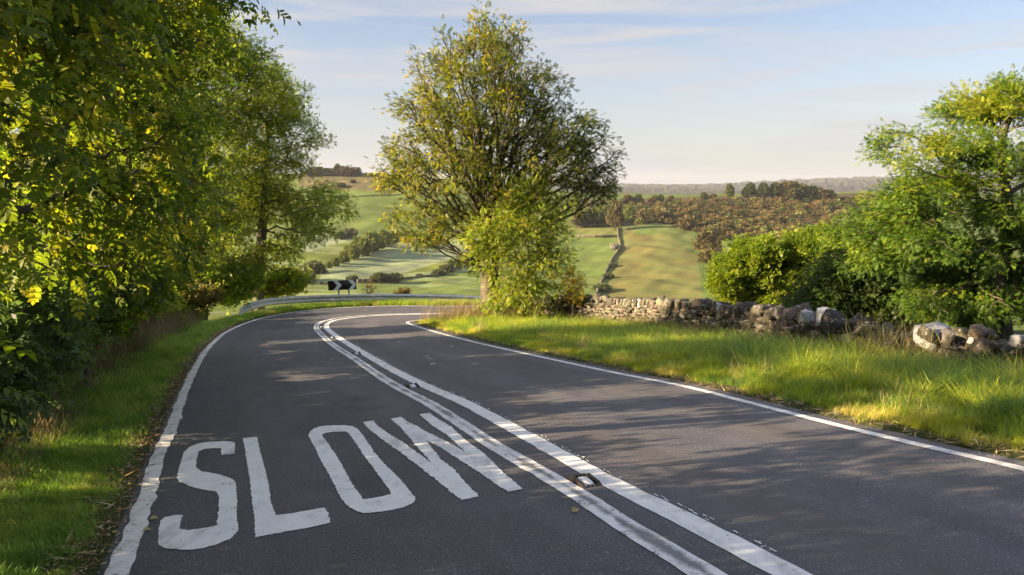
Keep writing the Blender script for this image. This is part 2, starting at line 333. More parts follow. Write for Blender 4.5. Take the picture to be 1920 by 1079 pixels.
def m_terrain():
    m = mat('field_grass'); g = NT(m); c = g.col()
    n1 = g.noise(.06, 5, .6); n2 = g.noise(1.1, 4, .65); n3 = g.noise(14, 3, .7)
    k = g.mix(1., c, g.ramp(n1, .3, .7, (.78,) * 3, (1.2,) * 3), 'MULTIPLY')
    k = g.mix(1., k, g.ramp(n2, .3, .7, (.72, .75, .7), (1.25, 1.22, 1.2)), 'MULTIPLY')
    k = g.mix(1., k, g.ramp(n3, .3, .7, (.7,) * 3, (1.3,) * 3), 'MULTIPLY')
    g.done(g.bsdf(k, .95, .08, 0, n2, .5, .25)); return m
def m_stone():
    m = mat('lichen_stone'); g = NT(m); c = g.col(); n = g.noise(9, 6, .7); f = g.noise(60, 3, .6)
    k = g.mix(1., c, g.ramp(n, .3, .7, (.55,) * 3, (1.3,) * 3), 'MULTIPLY')
    k = g.mix(g.ramp(g.noise(14, 4, .6), .60, .66), k, (.27, .265, .24))
    k = g.mix(g.ramp(g.noise(5, 4, .6), .66, .74), k, (.07, .08, .02))
    g.done(g.bsdf(k, .92, .15, 0, g.math('ADD', n, g.math('MULTIPLY', f, .3)), .7, .02)); return m
M = dict(asphalt=m_asphalt(), paint=m_paint('road_paint', (.80, .80, .81), .345), paint_worn=m_paint('scuffed_road_paint', (.74, .74, .76), .38, .95),
         paint_edge=m_paint('edge_line_paint', (.72, .72, .72), .38), leaf=m_leaf('leaf', .55), leafN=m_leaf('near_leaf', .52, .55, .18),
         leafFar=m_leaf('far_leaf', .30, .7, .1, (1.2, 1.2, .7)), grass=m_leaf('grass_blade', .48, .5, .25, (1.5, 1.45, .45)), dry=m_leaf('dry_grass_blade', .3, .7, .1, (1.2, 1.1, .8)),
         bark=m_bark('bark', (.045, .038, .03), (.13, .11, .085)), barkL=m_bark('pale_bark', (.10, .085, .06), (.24, .20, .15)), terrain=m_terrain(), stone=m_stone(),
         steel=m_simple('galvanised_steel', (.52, .515, .505), .5, .5, .15, 6, .2, .05), black=m_simple('black_sheeting', (.012, .012, .013), .45, .4, 0, 5, .2, .02),
         white=m_simple('grey_white_sheeting', (.72, .73, .76), .5, .4, 0, 5, .1, .02), post=m_simple('grey_post', (.25, .25, .25), .6, .4, .3, 9, .2, .05),
         iron=m_simple('cast_iron', (.055, .045, .04), .6, .5, .6, 40, .5, .4), rubber=m_simple('white_rubber', (.62, .63, .66), .55, .3, 0, 60, .25, .2),
         glass=m_simple('stud_lens', (.10, .12, .15), .1, .8, 0, 10, .1, 0), farm=m_simple('farm_stone', (.10, .09, .08), .9, .1, 0, .8, .3, .2), slate=m_simple('slate_roof', (.09, .09, .10), .8, .2, 0, 1.5, .3, .2),
         timber=m_simple('weathered_timber', (.18, .15, .12), .85, .1, 0, 20, .4, .5))

# ------------------------------------------------------------------ terrain sheet
def build_terrain():
    az = np.concatenate([np.radians(np.linspace(-39, 39, 900)), np.radians(np.linspace(39, 321, 190)[1:-1])])
    r = np.concatenate([np.geomspace(.6, 45, 170), np.geomspace(45.6, 190, 60), np.geomspace(192, 900, 210), np.geomspace(915, 5200, 36)])
    Rg, Ag = np.meshgrid(r, az, indexing='ij'); X = Rg * np.sin(Ag); Y = Rg * np.cos(Ag); Z = H(X, Y)
    nr, na = X.shape; V = np.stack([X, Y, Z], -1).reshape(-1, 3)
    V = np.vstack([V, [[0, 0, float(H(np.array([0.]), np.array([0.]))[0])]]])
    i = np.arange(nr - 1)[:, None] * na; j = np.arange(na)[None]; j2 = (j + 1) % na
    Q = np.stack([i + j, i + j2, i + na + j2, i + na + j], -1).reshape(-1, 4)
    T = np.stack([np.full(na, nr * na), (np.arange(na) + 1) % na, np.arange(na)], 1)
    # colours
    x, y, z = V.T; rr = np.hypot(x, y); yy = np.maximum(np.maximum(y, rr * .35), 1e-3)
    e = (z - CAMZ) / yy; px = 960 + x / yy * F * (1.0)         # map plan position to survey sheet coordinates of the fields
    th = np.arctan(e); py = 539.5 - F * np.tan(th + PITCH); px = 960 + x / yy * F / math.cos(PITCH) * np.cos(th) * 1.0 / np.cos(th + PITCH) * math.cos(PITCH)
    P2 = np.stack([px, py], 1); P = V[:, :2]
    n = vnoise(P, 40, 11, 4); n2 = vnoise(P, 7, 12, 3)
    col = np.tile([.085, .115, .03], (len(V), 1))
    far = rr > 58
    def paint(poly, c, c2=None, nn=None):
        mk_ = far & (rr < 1300) & inpoly(P2, np.array(poly, float)); t = np.clip((n if nn is None else nn)[mk_] * .5 + .5, 0, 1)[:, None]
        col[mk_] = np.array(c) * (1 - t) + np.array(c2 if c2 is not None else c) * t
    G1 = (.085, .12, .020); G2 = (.125, .145, .032); FROST = (.19, .215, .14); DRY = (.135, .115, .038); BR = (.06, .045, .02)
    paint([(300, 240), (1100, 240), (1100, 640), (300, 640)], G1, G2)
    paint([(560, 320), (735, 320), (735, 372), (640, 362), (560, 350)], (0.096, 0.096, 0.037), (0.124, 0.096, 0.051))       # rough pasture at the top
    paint([(560, 352), (900, 372), (900, 445), (700, 448), (560, 470)], (0.087, 0.132, 0.026), (0.110, 0.139, 0.037))
    paint([(540, 440), (640, 436), (650, 452), (560, 478), (540, 480)], FROST, (0.146, 0.183, 0.087))
    paint([(600, 512), (740, 452), (900, 446), (900, 468), (760, 512), (600, 528)], FROST, (0.139, 0.183, 0.080))
    paint([(590, 526), (860, 506), (905, 486), (905, 500), (860, 515), (600, 545)], (0.176, 0.212, 0.110), (0.117, 0.160, 0.059))
    paint([(590, 535), (900, 508), (930, 560), (590, 600)], (0.096, 0.139, 0.033), (0.124, 0.157, 0.044))
    paint([(1080, 428), (1162, 428), (1156, 446), (1080, 448)], (0.110, 0.132, 0.037), (0.146, 0.139, 0.051))
    paint([(1040, 446), (1160, 447), (1152, 500), (1125, 600), (1000, 600), (1000, 470)], (0.087, 0.136, 0.029), (0.117, 0.146, 0.040))
    paint([(1160, 425), (1240, 419), (1300, 436), (1345, 640), (1110, 640), (1150, 500)], DRY, (0.120, 0.143, 0.047), n + .35 * n2)
    paint([(1185, 420), (1240, 417), (1302, 434), (1320, 485), (1290, 470), (1250, 440), (1190, 440)], (0.087, 0.132, 0.033), (0.124, 0.136, 0.044))
    paint([(1300, 432), (1312, 432), (1356, 640), (1328, 640)], (0.087, 0.139, 0.037), G1)
    paint([(1080, 375), (1640, 362), (1700, 470), (1330, 455), (1300, 432), (1240, 418), (1160, 424), (1080, 428)], BR, (0.066, 0.059, 0.029))
    paint([(1330, 452), (1600, 440), (1700, 475), (1700, 640), (1330, 640)], G1, G2)
    paint([(1340, 455), (1440, 450), (1440, 472), (1345, 474)], (0.139, 0.176, 0.110), (0.124, 0.160, 0.073))
    paint([(1480, 448), (1640, 440), (1640, 470), (1480, 470)], (0.117, 0.153, 0.037), G2)
    ft = far & (rr < 1300) & (np.abs(vnoise(np.stack([x * .35 + y, y * .9], 1), 60, 21, 3)) > .42) & (px < 900) & (py > 440); col[ft] = col[ft] * .7 + np.array(FROST) * .4
    md = rr > 1300; t = np.clip(vnoise(P[md], 500, 31, 4) * .7 + .45, 0, 1)[:, None]
    col[md] = np.array([.045, .04, .048]) * (1 - t) + np.array([.07, .085, .055]) * t
    nearm = rr < 58; nn = np.clip(n2[nearm] * .5 + .5, 0, 1)[:, None]; col[nearm] = np.array([.030, .045, .014]) * (1 - nn) + np.array([.055, .052, .025]) * nn
    o = mk('ground', V, [Q, T], M['terrain'], None, col, True); tag(o, 'rolling pasture hillside and valley floor with frosty patches', None, None, 'structure'); return o
GROUND = build_terrain()

# ------------------------------------------------------------------ the road and its markings
def strip(C, half, lift, jit=.0, step=1, seed=0, u0=-1, u1=1):
    r = np.random.default_rng(seed); C = C[::step]; n = normals(C); k = len(C)
    j = lambda: (np.convolve(r.normal(size=k + 4), [.25, .5, .25, 0, 0], 'same')[2:k + 2]) * jit
    a = C + n * (-half + j())[:, None]; b = C + n * (half + j())[:, None]; m_ = (a + b) / 2
    V = np.concatenate([a, m_, b]); z = zroad(V[:, 0], V[:, 1]) + lift; V = np.column_stack([V, z]); i = np.arange(k - 1)
    Fq = np.concatenate([np.stack([i, i + 1, i + 1 + k, i + k], 1), np.stack([i + k, i + k + 1, i + 2 * k + 1, i + 2 * k], 1)])[:, ::-1]
    u = np.concatenate([np.full(k, -1.), np.zeros(k), np.full(k, 1.)]); return V, Fq, u
def build_road():
    # cross-sections between the two edges, matched by station
    n = 560; sl = np.linspace(0, 1, n); f = lambda C: np.stack([np.interp(sl, np.linspace(0, 1, len(C)), C[:, k]) for k in (0, 1)], 1)
    A = Lout; B = Rout
    # match stations by nearest progress: pair bend apexes
    def key(C, ys):
        s = np.concatenate([[0], np.cumsum(np.linalg.norm(np.diff(C, axis=0), axis=1))]); return s
    sa = key(A, 0); sb = key(B, 0); ia = np.argmin(np.hypot(A[:, 0] + 10.45, A[:, 1] - 28.6)); ib = np.argmin(np.hypot(B[:, 0] + 3.75, B[:, 1] - 25.2))
    ua = np.interp(sl, [0, .7, 1], [0, sa[ia], sa[-1]]); ub = np.interp(sl, [0, .7, 1], [0, sb[ib], sb[-1]])
    a = np.stack([np.interp(ua, sa, A[:, k]) for k in (0, 1)], 1); b = np.stack([np.interp(ub, sb, B[:, k]) for k in (0, 1)], 1)
    m_ = 41; t = np.linspace(0, 1, m_)[None, :, None]; G = a[:, None] * (1 - t) + b[:, None] * t
    r = np.random.default_rng(3); G[:, 0] += 0; jit = np.convolve(r.normal(size=n), np.ones(3) / 3, 'same') * .025
    G[:, -1] += normals(b) * jit[:, None]
    V = G.reshape(-1, 2); V = np.column_stack([V, zroad(V[:, 0], V[:, 1])]); i = np.arange(n - 1)[:, None] * m_; j = np.arange(m_ - 1)[None]
    Q = np.stack([i + j, i + j + 1, i + m_ + j + 1, i + m_ + j], -1).reshape(-1, 4)
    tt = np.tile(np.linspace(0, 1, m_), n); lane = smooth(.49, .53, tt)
    wear = np.exp(-((tt - .62) / .05) ** 2) + np.exp(-((tt - .86) / .06) ** 2) + .5 * np.exp(-((tt - .15) / .05) ** 2)
    road = mk('road', V, [Q], M['asphalt'], None, None, True, dict(lane=lane, wear=wear, tt=tt, ss=np.repeat(np.linspace(0, 75, n), m_))); tag(road, 'dark asphalt road curving downhill to the right', None, None, 'structure')
    V, Fq, u = strip(LC, .060, .004, .012, 1, 1); o = mk('edge_line', V, [Fq], M['paint_edge'], road, attrs=dict(u=u)); o['label'] = 'left white edge line with ragged outer rim'
    V, Fq, u = strip(RC, .052, .004, .003, 1, 2); o = mk('edge_line', V, [Fq], M['paint_edge'], road, attrs=dict(u=u)); o['label'] = 'right white edge line beside the sunlit verge'
    V, Fq, u = strip(D1C, .085, .004, .005, 1, 3); o = mk('centre_line', V, [Fq], M['paint_worn'], road, attrs=dict(u=u)); o['label'] = 'left white centre line with dark tyre scuffs'
    V, Fq, u = strip(D2C, .090, .004, .006, 1, 4); k = len(V)
    r = np.random.default_rng(5); n2 = normals(D2C); s = r.uniform(0, len(D2C) - 4, 2600).astype(int); s = s[(D2C[s, 1] < 17) & (vnoise(D2C[s], .55, 77, 3) + r.normal(0, .3, len(s)) > .05)]
    c = D2C[s] + n2[s] * (r.choice([.115, .128, .145], len(s), p=[.5, .35, .15]) + r.normal(0, .003, len(s)))[:, None]; t = np.stack([-n2[s, 1], n2[s, 0]], 1)
    hl = r.uniform(.006, .03, len(s))[:, None]; hw = r.uniform(.003, .008, len(s))[:, None]
    q = np.stack([c - t * hl - n2[s] * hw, c + t * hl - n2[s] * hw * .6, c + t * hl + n2[s] * hw, c - t * hl + n2[s] * hw * .5], 1).reshape(-1, 2)
    q = np.column_stack([q, zroad(q[:, 0], q[:, 1]) + .005]); fq = np.arange(len(q)).reshape(-1, 4) + k
    o = mk('centre_line', np.vstack([V, q]), [Fq, fq[:, ::-1]], M['paint'], road, attrs=dict(u=np.concatenate([u, np.ones(len(q))]))); o['label'] = 'right white centre line with splattered outer rim'
    # SLOW lettering, laid out on the road surface in metres
    def Z3(p): return (p[0] / 3.608 + 160, p[1] / 3.608 + 780)
    def Z4(p): return (p[0] / 3.596 + 560, p[1] / 3.596 + 760)
    S = [(1012, 185), (985, 178), (930, 175), (860, 178), (805, 183), (755, 194), (705, 214), (665, 250), (645, 320), (624, 395), (622, 425), (634, 448), (700, 478), (780, 500), (860, 512), (890, 524), (905, 550), (903, 620), (890, 745), (830, 760), (740, 772), (680, 778), (640, 770), (645, 720), (660, 675), (625, 674), (580, 680), (535, 690), (510, 712), (497, 760), (490, 850), (502, 880), (550, 903), (640, 910), (730, 908), (800, 898), (880, 878), (970, 843), (1025, 795), (1037, 760), (1030, 730), (1023, 700), (1027, 600), (1022, 480), (1015, 450), (990, 430), (920, 404), (850, 390), (790, 380), (760, 366), (750, 345), (752, 300), (765, 245), (800, 228), (860, 222), (918, 222), (920, 268), (965, 265), (1010, 258)]
    Lt = [(1065, 155), (1120, 147), (1163, 145), (1180, 240), (1210, 340), (1240, 470), (1255, 580), (1287, 677), (1400, 663), (1500, 645), (1615, 625), (1640, 655), (1658, 725), (1560, 752), (1400, 780), (1250, 807), (1150, 825), (1145, 700), (1130, 600), (1115, 450), (1095, 330), (1078, 220)]
    Oo = [(65, 205), (80, 180), (105, 160), (140, 147), (200, 140), (300, 138), (360, 144), (395, 160), (420, 190), (460, 245), (510, 320), (560, 380), (620, 440), (690, 510), (740, 570), (785, 625), (788, 645), (765, 668), (710, 692), (640, 710), (560, 722), (480, 730), (430, 730), (390, 718), (350, 695), (312, 665), (280, 620), (240, 540), (200, 465), (160, 395), (120, 310), (85, 245)]
    Oi = [(155, 205), (180, 190), (240, 182), (325, 180), (360, 222), (400, 280), (460, 370), (520, 450), (570, 520), (612, 575), (622, 605), (560, 620), (500, 630), (432, 641), (420, 612), (370, 548), (320, 460), (285, 395), (255, 345), (205, 270)]
    WS = [([(430, 118), (480, 170), (570, 240), (700, 330), (800, 410), (930, 510), (1040, 600), (1100, 642)], [(502, 107), (540, 150), (600, 190), (700, 250), (780, 310), (840, 350), (884, 388), (1000, 480), (1090, 560), (1160, 632)]),
          ([(620, 95), (690, 155), (745, 220), (800, 285), (860, 350), (900, 400), (1000, 500), (1060, 580), (1103, 641)], [(690, 82), (740, 120), (800, 178), (850, 232), (900, 290), (950, 360), (1050, 440), (1120, 520), (1215, 620)]),
          ([(700, 95), (760, 165), (850, 234), (950, 285), (1050, 350), (1130, 400), (1250, 480), (1350, 550), (1410, 588)], [(692, 83), (740, 118), (800, 145), (850, 175), (950, 225), (1050, 275), (1132, 328), (1250, 420), (1350, 500), (1460, 580)]),
          ([(812, 65), (900, 140), (1000, 205), (1050, 250), (1100, 298), (1134, 330), (1250, 430), (1350, 530), (1412, 588)], [(880, 55), (930, 90), (1030, 150), (1080, 200), (1180, 280), (1270, 345), (1350, 430), (1430, 500), (1508, 568)])]
    r = np.random.default_rng(9)
    def loop(pts, fz):
        W_ = np.array([cast(*fz(p), zroad, 1, 20, 6000)[:2] for p in pts]); out = []
        for a_, b_ in zip(W_, np.roll(W_, -1, 0)):
            m2 = max(1, int(np.linalg.norm(b_ - a_) / .014)); out += [a_ + (b_ - a_) * k / m2 for k in range(m2)]
        out = np.array(out); w = r.normal(size=(len(out), 2)); w = (w + np.roll(w, 1, 0) * .8) * .003
        return out + w * .7
    for nm, loops, fz in (('S', [S], Z3), ('L', [Lt], Z3), ('O', [Oo, Oi], Z4)):
        ls = [loop(l, fz) for l in loops]; tri = np.array([list(t) for t in tessellate_polygon([[Vector((p[0], p[1], 0)) for p in l] for l in ls])])
        V = np.vstack(ls); V = np.column_stack([V, zroad(V[:, 0], V[:, 1]) + .0045])
        # make the winding face up
        a_, b_, c_ = V[tri[:, 0]], V[tri[:, 1]], V[tri[:, 2]]; up = np.cross(b_ - a_, c_ - a_)[:, 2] < 0; tri[up] = tri[up][:, ::-1]
        o = mk('letter', V, [tri], M['paint'], road, attrs=dict(u=np.ones(len(V)))); o['label'] = 'white painted road letter ' + nm
    VV = []; FF = []; n0 = 0
    for q, (la, lb) in enumerate(WS):
        def edge(pts):
            W_ = np.array([cast(*Z4(p), zroad, 1, 20, 6000)[:2] for p in pts]); s_ = np.concatenate([[0], np.cumsum(np.linalg.norm(np.diff(W_, axis=0), axis=1))]); u = np.linspace(0, s_[-1], 200)
            e = np.stack([np.interp(u, s_, W_[:, k]) for k in (0, 1)], 1); w = r.normal(size=e.shape); return e + (w + np.roll(w, 1, 0) * .8) * .003
        a_, b_ = edge(la), edge(lb); V = np.vstack([a_, b_]); VV.append(np.column_stack([V, zroad(V[:, 0], V[:, 1]) + .0045 + .0003 * q])); k_ = np.arange(199); FF.append(np.stack([k_, k_ + 200, k_ + 201, k_ + 1], 1) + n0); n0 += 400
    o = mk('letter', np.vstack(VV), [np.vstack(FF)], M['paint'], road, attrs=dict(u=np.ones(n0))); o['label'] = 'white painted road letter W'
    # flecks of spilled paint on the far lane
    b = MB()
    for p in [(847, 650), (800, 669), (806, 673), (812, 683), (887, 682), (623, 674), (682, 625), (698, 623), (748, 642), (890, 683)]:
        c = cast(*p, zroad, 1, 60); a = r.uniform(0, 6.28, 7); a.sort(); q = np.stack([c[0] + np.cos(a) * r.uniform(.04, .09), c[1] + np.sin(a) * r.uniform(.06, .2)], 1); q = np.column_stack([q, zroad(q[:, 0], q[:, 1]) + .004]); b.add(q, [[list(range(7))]])
    o = b.build('paint_fleck', m_simple('faded_fleck', (.26, .26, .27), .7, .2, 0, 30), road); o['kind'] = 'stuff'
    return road
road = build_road()

def road_stud(px, py, label, first=None):
    c = cast(px, py, zroad, 1, 60); i = np.argmin(np.hypot(*(D1C - c[:2]).T)); t = D1C[min(i + 3, len(D1C) - 1)] - D1C[i]; rz = math.atan2(t[1], t[0]); c[:2] = (D1C[i] + D2C[np.argmin(np.hypot(*(D2C - D1C[i]).T))]) / 2
    c[2] = zroad(c[0], c[1]) + .004
    if first: return copy_thing(first, c, rz, (1, 1, 1), label, 'reflective studs between the double white lines')
    t_ = thing('road_stud', label, 'road stud', c, 'reflective studs between the double white lines'); t_.rotation_euler = (0, 0, rz)
    b = MB(); L_, W_ = .145, .075
    # cast shoe: sloping ramps and side cheeks around a sunk well
    for s in (-1, 1):
        prof = [(-L_, 0), (-L_ * .55, .032), (L_ * .55, .032), (L_, 0)]
        V = [(x, s * W_, z) for x, z in prof] + [(x, s * (W_ - .02), z) for x, z in prof]; b.add(V, [[[0, 1, 5, 4], [1, 2, 6, 5], [2, 3, 7, 6], [0, 4, 7, 3][::-1]], ])
        b.add(V, [[[0, 3, 2, 1], [4, 5, 6, 7]]])
        b.add([(s * L_, -W_, .001), (s * L_, W_, .001), (s * L_ * .72, W_ * .8, .016), (s * L_ * .72, -W_ * .8, .016)], [[[0, 1, 2, 3]]])
        b.add([(s * L_ * 1.12, -W_ * .9, -.002), (s * L_ * 1.12, W_ * .9, -.002), (s * L_, W_, .002), (s * L_, -W_, .002)], [[[0, 1, 2, 3]]])
    b.add([(-L_, -W_, .002), (L_, -W_, .002), (L_, W_, .002), (-L_, W_, .002)], [[[0, 1, 2, 3]]])
    b.build('casting', M['iron'], t_)
    b = MB(); xs = np.linspace(-.075, .075, 9); prof = .024 * (1 - (xs / .085) ** 4) + .002; V = []
    for x, z in zip(xs, prof): V += [(x, -.038, .004), (x, -.03, z), (x, .03, z), (x, .038, .004)]
    V = np.array(V); q = [[4 * k + j, 4 * k + 4 + j, 4 * k + 5 + j, 4 * k + 1 + j] for k in range(8) for j in range(3)] + [[0, 1, 2, 3], [35, 34, 33, 32]]
    b.add(V, [q]); ins = b.build('rubber_insert', M['rubber'], t_, True)
    for s in (-1, 1):
        for yy in (-.014, .014): b = MB(); b.box((s * .077, yy, .014), (.010, .014, .010)); b.build('lens', M['glass'], t_)
    return t_
st0 = road_stud(1108, 906, 'nearest reflective road stud in its iron casting, beside the letter W')
for (px, py), lb in zip([(785, 725), (677, 664), (623.5, 634.6), (601.7, 614.6)], ['second nearest road stud between the double white lines', 'third road stud along the double white lines', 'fourth road stud, just before the lines kink', 'farthest road stud, tiny, where the double lines bend right']): road_stud(px, py, lb, st0)

# ------------------------------------------------------------------ plants
def leaflet(n=4, w=.3, fold=.12, droop=.15):
    """pointed blade along +x, length 1"""
    if n == 4: V = np.array([(0, 0, 0), (.45, w, fold), (1, 0, -droop), (.45, -w, fold)]); return V, np.array([[0, 1, 2, 3]])[:, ::-1]
    V = np.array([(0, 0, 0), (.3, w * .9, fold), (.3, 0, 0), (.3, -w * .9, fold), (.68, w * .75, fold * .7 - droop * .4), (.68, 0, -droop * .4), (.68, -w * .75, fold * .7 - droop * .4), (1, 0, -droop)])
    return V, [np.array([[0, 2, 1], [0, 3, 2], [4, 5, 7], [5, 6, 7]]), np.array([[1, 2, 5, 4], [2, 3, 6, 5]])]
def pinnate(pairs=4, w=.17, rich=False, ll=.36):
    """an ash leaf along +x, length 1: rachis with paired leaflets"""
    Vs = []; F3 = []; F4 = []; n = 0; V0, f0 = leaflet(6 if rich else 4, w / ll * .55, .08, .22)
    if not rich: f0 = [np.zeros((0, 3), int), f0]
    def put(base, ang, L_, dz):
        nonlocal n
        c, s = math.cos(ang), math.sin(ang); V = V0 * L_; V = np.column_stack([V[:, 0] * c - V[:, 1] * s, V[:, 0] * s + V[:, 1] * c, V[:, 2]]) + base; V[:, 2] += dz * (V0[:, 0])
        Vs.append(V); F3.append(f0[0] + n); F4.append(f0[1] + n); n += len(V)
    for k in range(pairs):
        x = .22 + .58 * k / max(1, pairs - 1); z = -.12 * x * x
        for s in (-1, 1): put(np.array([x, 0, z]), s * R_(62 - 14 * k / pairs), ll * (.85 + .3 * math.sin(k + 1)), -.06)
    put(np.array([.82, 0, -.1]), 0, ll * 1.05, -.08)
    if rich:
        V = np.array([(0, .006, 0), (0, -.006, 0), (.82, -.003, -.1), (.82, .003, -.1)]); Vs.append(V); F4.append(np.array([[0, 1, 2, 3]]) + n); n += 4
    return np.vstack(Vs), [f for f in (np.vstack(F3), np.vstack(F4)) if len(f)]
def cluster(k=5, w=.34, seed=0, spread=1.):
    """a tuft of simple leaves round a point, size 1"""
    r = np.random.default_rng(seed); Vs = []; Fq = []; n = 0; V0, f0 = leaflet(4, w, .1, .2)
    for i in range(k):
        a = 2 * math.pi * i / k + r.uniform(-.5, .5); e = r.uniform(-.5, .6); L_ = r.uniform(.7, 1.1); d = np.array([math.cos(a) * math.cos(e), math.sin(a) * math.cos(e), math.sin(e)])
        up = np.array([r.normal() * .5, r.normal() * .5, 1]); yv = np.cross(up, d); yv /= np.linalg.norm(yv); zv = np.cross(d, yv)
        V = V0 @ np.stack([d, yv, zv]) * L_ + d * .12 * spread; Vs.append(V); Fq.append(f0 + n); n += 4
    return np.vstack(Vs), [np.vstack(Fq)]
def frames(D, upj=.5, r=rng):
    D = D / (np.linalg.norm(D, axis=1)[:, None] + 1e-9); up = np.tile([0, 0, 1.], (len(D), 1)) + r.normal(size=D.shape) * upj
    Y = np.cross(up, D); Y /= np.linalg.norm(Y, axis=1)[:, None] + 1e-9; Z = np.cross(D, Y); return np.stack([D, Y, Z], 1)   # rows = axes
def scatter(tmpl, pos, D, size, col, upj=.5, r=rng, cj=.0):
    V0, F0 = tmpl; n = len(pos); B = frames(D, upj, r); V = np.einsum('vk,nkj->nvj', V0, B) * size[:, None, None] + pos[:, None]
    nv = len(V0); off = (np.arange(n) * nv)[:, None, None]; Fs = [(f[None] + off).reshape(-1, f.shape[1]) for f in F0]
    C = np.repeat(col, nv, 0)
    return V.reshape(-1, 3), Fs, C
def merge(parts):
    V = []; C = []; F = {}; n = 0
    for v, fs, c in parts:
        for f in fs: F.setdefault(f.shape[1], []).append(f + n)
        V.append(v); C.append(c); n += len(v)
    return np.vstack(V), [np.vstack(f) for f in F.values()], np.vstack(C)
def ell_px(L_): 
    """ellipsoids given as (column, row, distance, half width, half height in sight units, half depth m)"""
    out = []
    for px, py, d, rx, rz, ry in L_: c = P3(px, py, d); out.append((*c, rx * d / F, ry, rz * d / F))
    return np.array(out)
def sample_ell(E, n, r, shell=.35):
    vol = E[:, 3] * E[:, 4] * E[:, 5]; k = r.choice(len(E), n, p=vol / vol.sum()); u = r.normal(size=(n, 3)); u /= np.linalg.norm(u, axis=1)[:, None]
    return E[k, :3] + u * (r.uniform(0, 1, n) ** shell)[:, None] * E[k, 3:], k
def skeleton(trunk, A, r, alpha=.45, sub=3, gnarl=.12):
    """grow limbs from the trunk polyline to every attractor; returns nodes, parents, attractor nodes"""
    Pn = [np.array(t, float) for t in trunk]; par = [-1] + list(range(len(trunk) - 1)); pl = [0.]
    for i in range(1, len(trunk)): pl.append(pl[-1] + np.linalg.norm(Pn[i] - Pn[i - 1]) * .6)
    base = np.array(trunk[-1]); A = A[np.argsort(np.linalg.norm(A - base, axis=1))]; N = np.zeros((len(trunk) + len(A) * sub + 5, 3)); N[:len(Pn)] = Pn; PL = np.zeros(len(N)); PL[:len(pl)] = pl; cnt = len(Pn); tips = []
    t0 = max(1, len(trunk) // 2)
    for a in A:
        d = np.linalg.norm(N[:cnt] - a, axis=1); c = d + alpha * PL[:cnt] + np.where(N[:cnt, 2] > a[2] + .2, .5 * (N[:cnt, 2] - a[2]), 0); c[:t0] += 99; j = int(np.argmin(c)); p = N[j].copy(); pj = par[j]
        dirp = (p - N[pj]) if pj >= 0 else np.array([0, 0, 1.]); dirp = dirp / (np.linalg.norm(dirp) + 1e-6); L_ = d[j]; prev = j
        for k in range(1, sub + 1):
            t = k / sub; q = p + (a - p) * t + dirp * L_ * .35 * t * (1 - t) + np.array([0, 0, .12]) * L_ * t * (1 - t)
            if k < sub: q = q + r.normal(size=3) * gnarl * L_ / sub
            N[cnt] = q; PL[cnt] = PL[prev] + np.linalg.norm(q - N[prev]); par.append(prev); prev = cnt; cnt += 1
        tips.append(prev)
    return N[:cnt], np.array(par), np.array(tips)
def limbs(N, par, tips, r0, rmin, expo=2.1, sides=6, rough=0.):
    w = np.zeros(len(N)); w[tips] = 1
    for i in range(len(N) - 1, 0, -1): w[par[i]] += w[i]
    rad = np.maximum(rmin, r0 * (w / w[0]) ** (1 / expo)); e = np.arange(1, len(N)); a = N[par[e]]; b = N[e]; D = b - a; L_ = np.linalg.norm(D, axis=1); k = L_ > 1e-5; e, a, b, D = e[k], a[k], b[k], D[k]
    rc = rad[e]; rp = rad[par[e]]; rs = np.where(rc > .62 * rp, rp, rc * 1.35); B = frames(D, .01); ang = np.arange(sides) * 2 * np.pi / sides
    ring = np.cos(ang)[None, :, None] * B[:, 1][:, None] + np.sin(ang)[None, :, None] * B[:, 2][:, None]; Dn = B[:, 0][:, None]
    V = np.concatenate([a[:, None] + ring * rs[:, None, None] - Dn * rs[:, None, None] * .25, b[:, None] + ring * rc[:, None, None] + Dn * rc[:, None, None] * .15], 1); n = len(a); j = np.arange(sides); j2 = (j + 1) % sides
    Q = (np.stack([j, j2, sides + j2, sides + j], 1)[None] + (np.arange(n) * 2 * sides)[:, None, None]).reshape(-1, 4)
    return V.reshape(-1, 3), [Q], rad
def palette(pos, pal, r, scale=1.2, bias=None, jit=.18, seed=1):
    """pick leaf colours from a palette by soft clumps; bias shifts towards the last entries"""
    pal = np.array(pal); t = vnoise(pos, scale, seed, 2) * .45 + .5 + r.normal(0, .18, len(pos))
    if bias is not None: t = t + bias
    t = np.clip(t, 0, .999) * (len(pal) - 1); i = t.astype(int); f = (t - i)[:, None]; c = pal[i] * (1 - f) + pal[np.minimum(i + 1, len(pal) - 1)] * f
    return c * np.exp(r.normal(0, jit, len(pos)))[:, None]
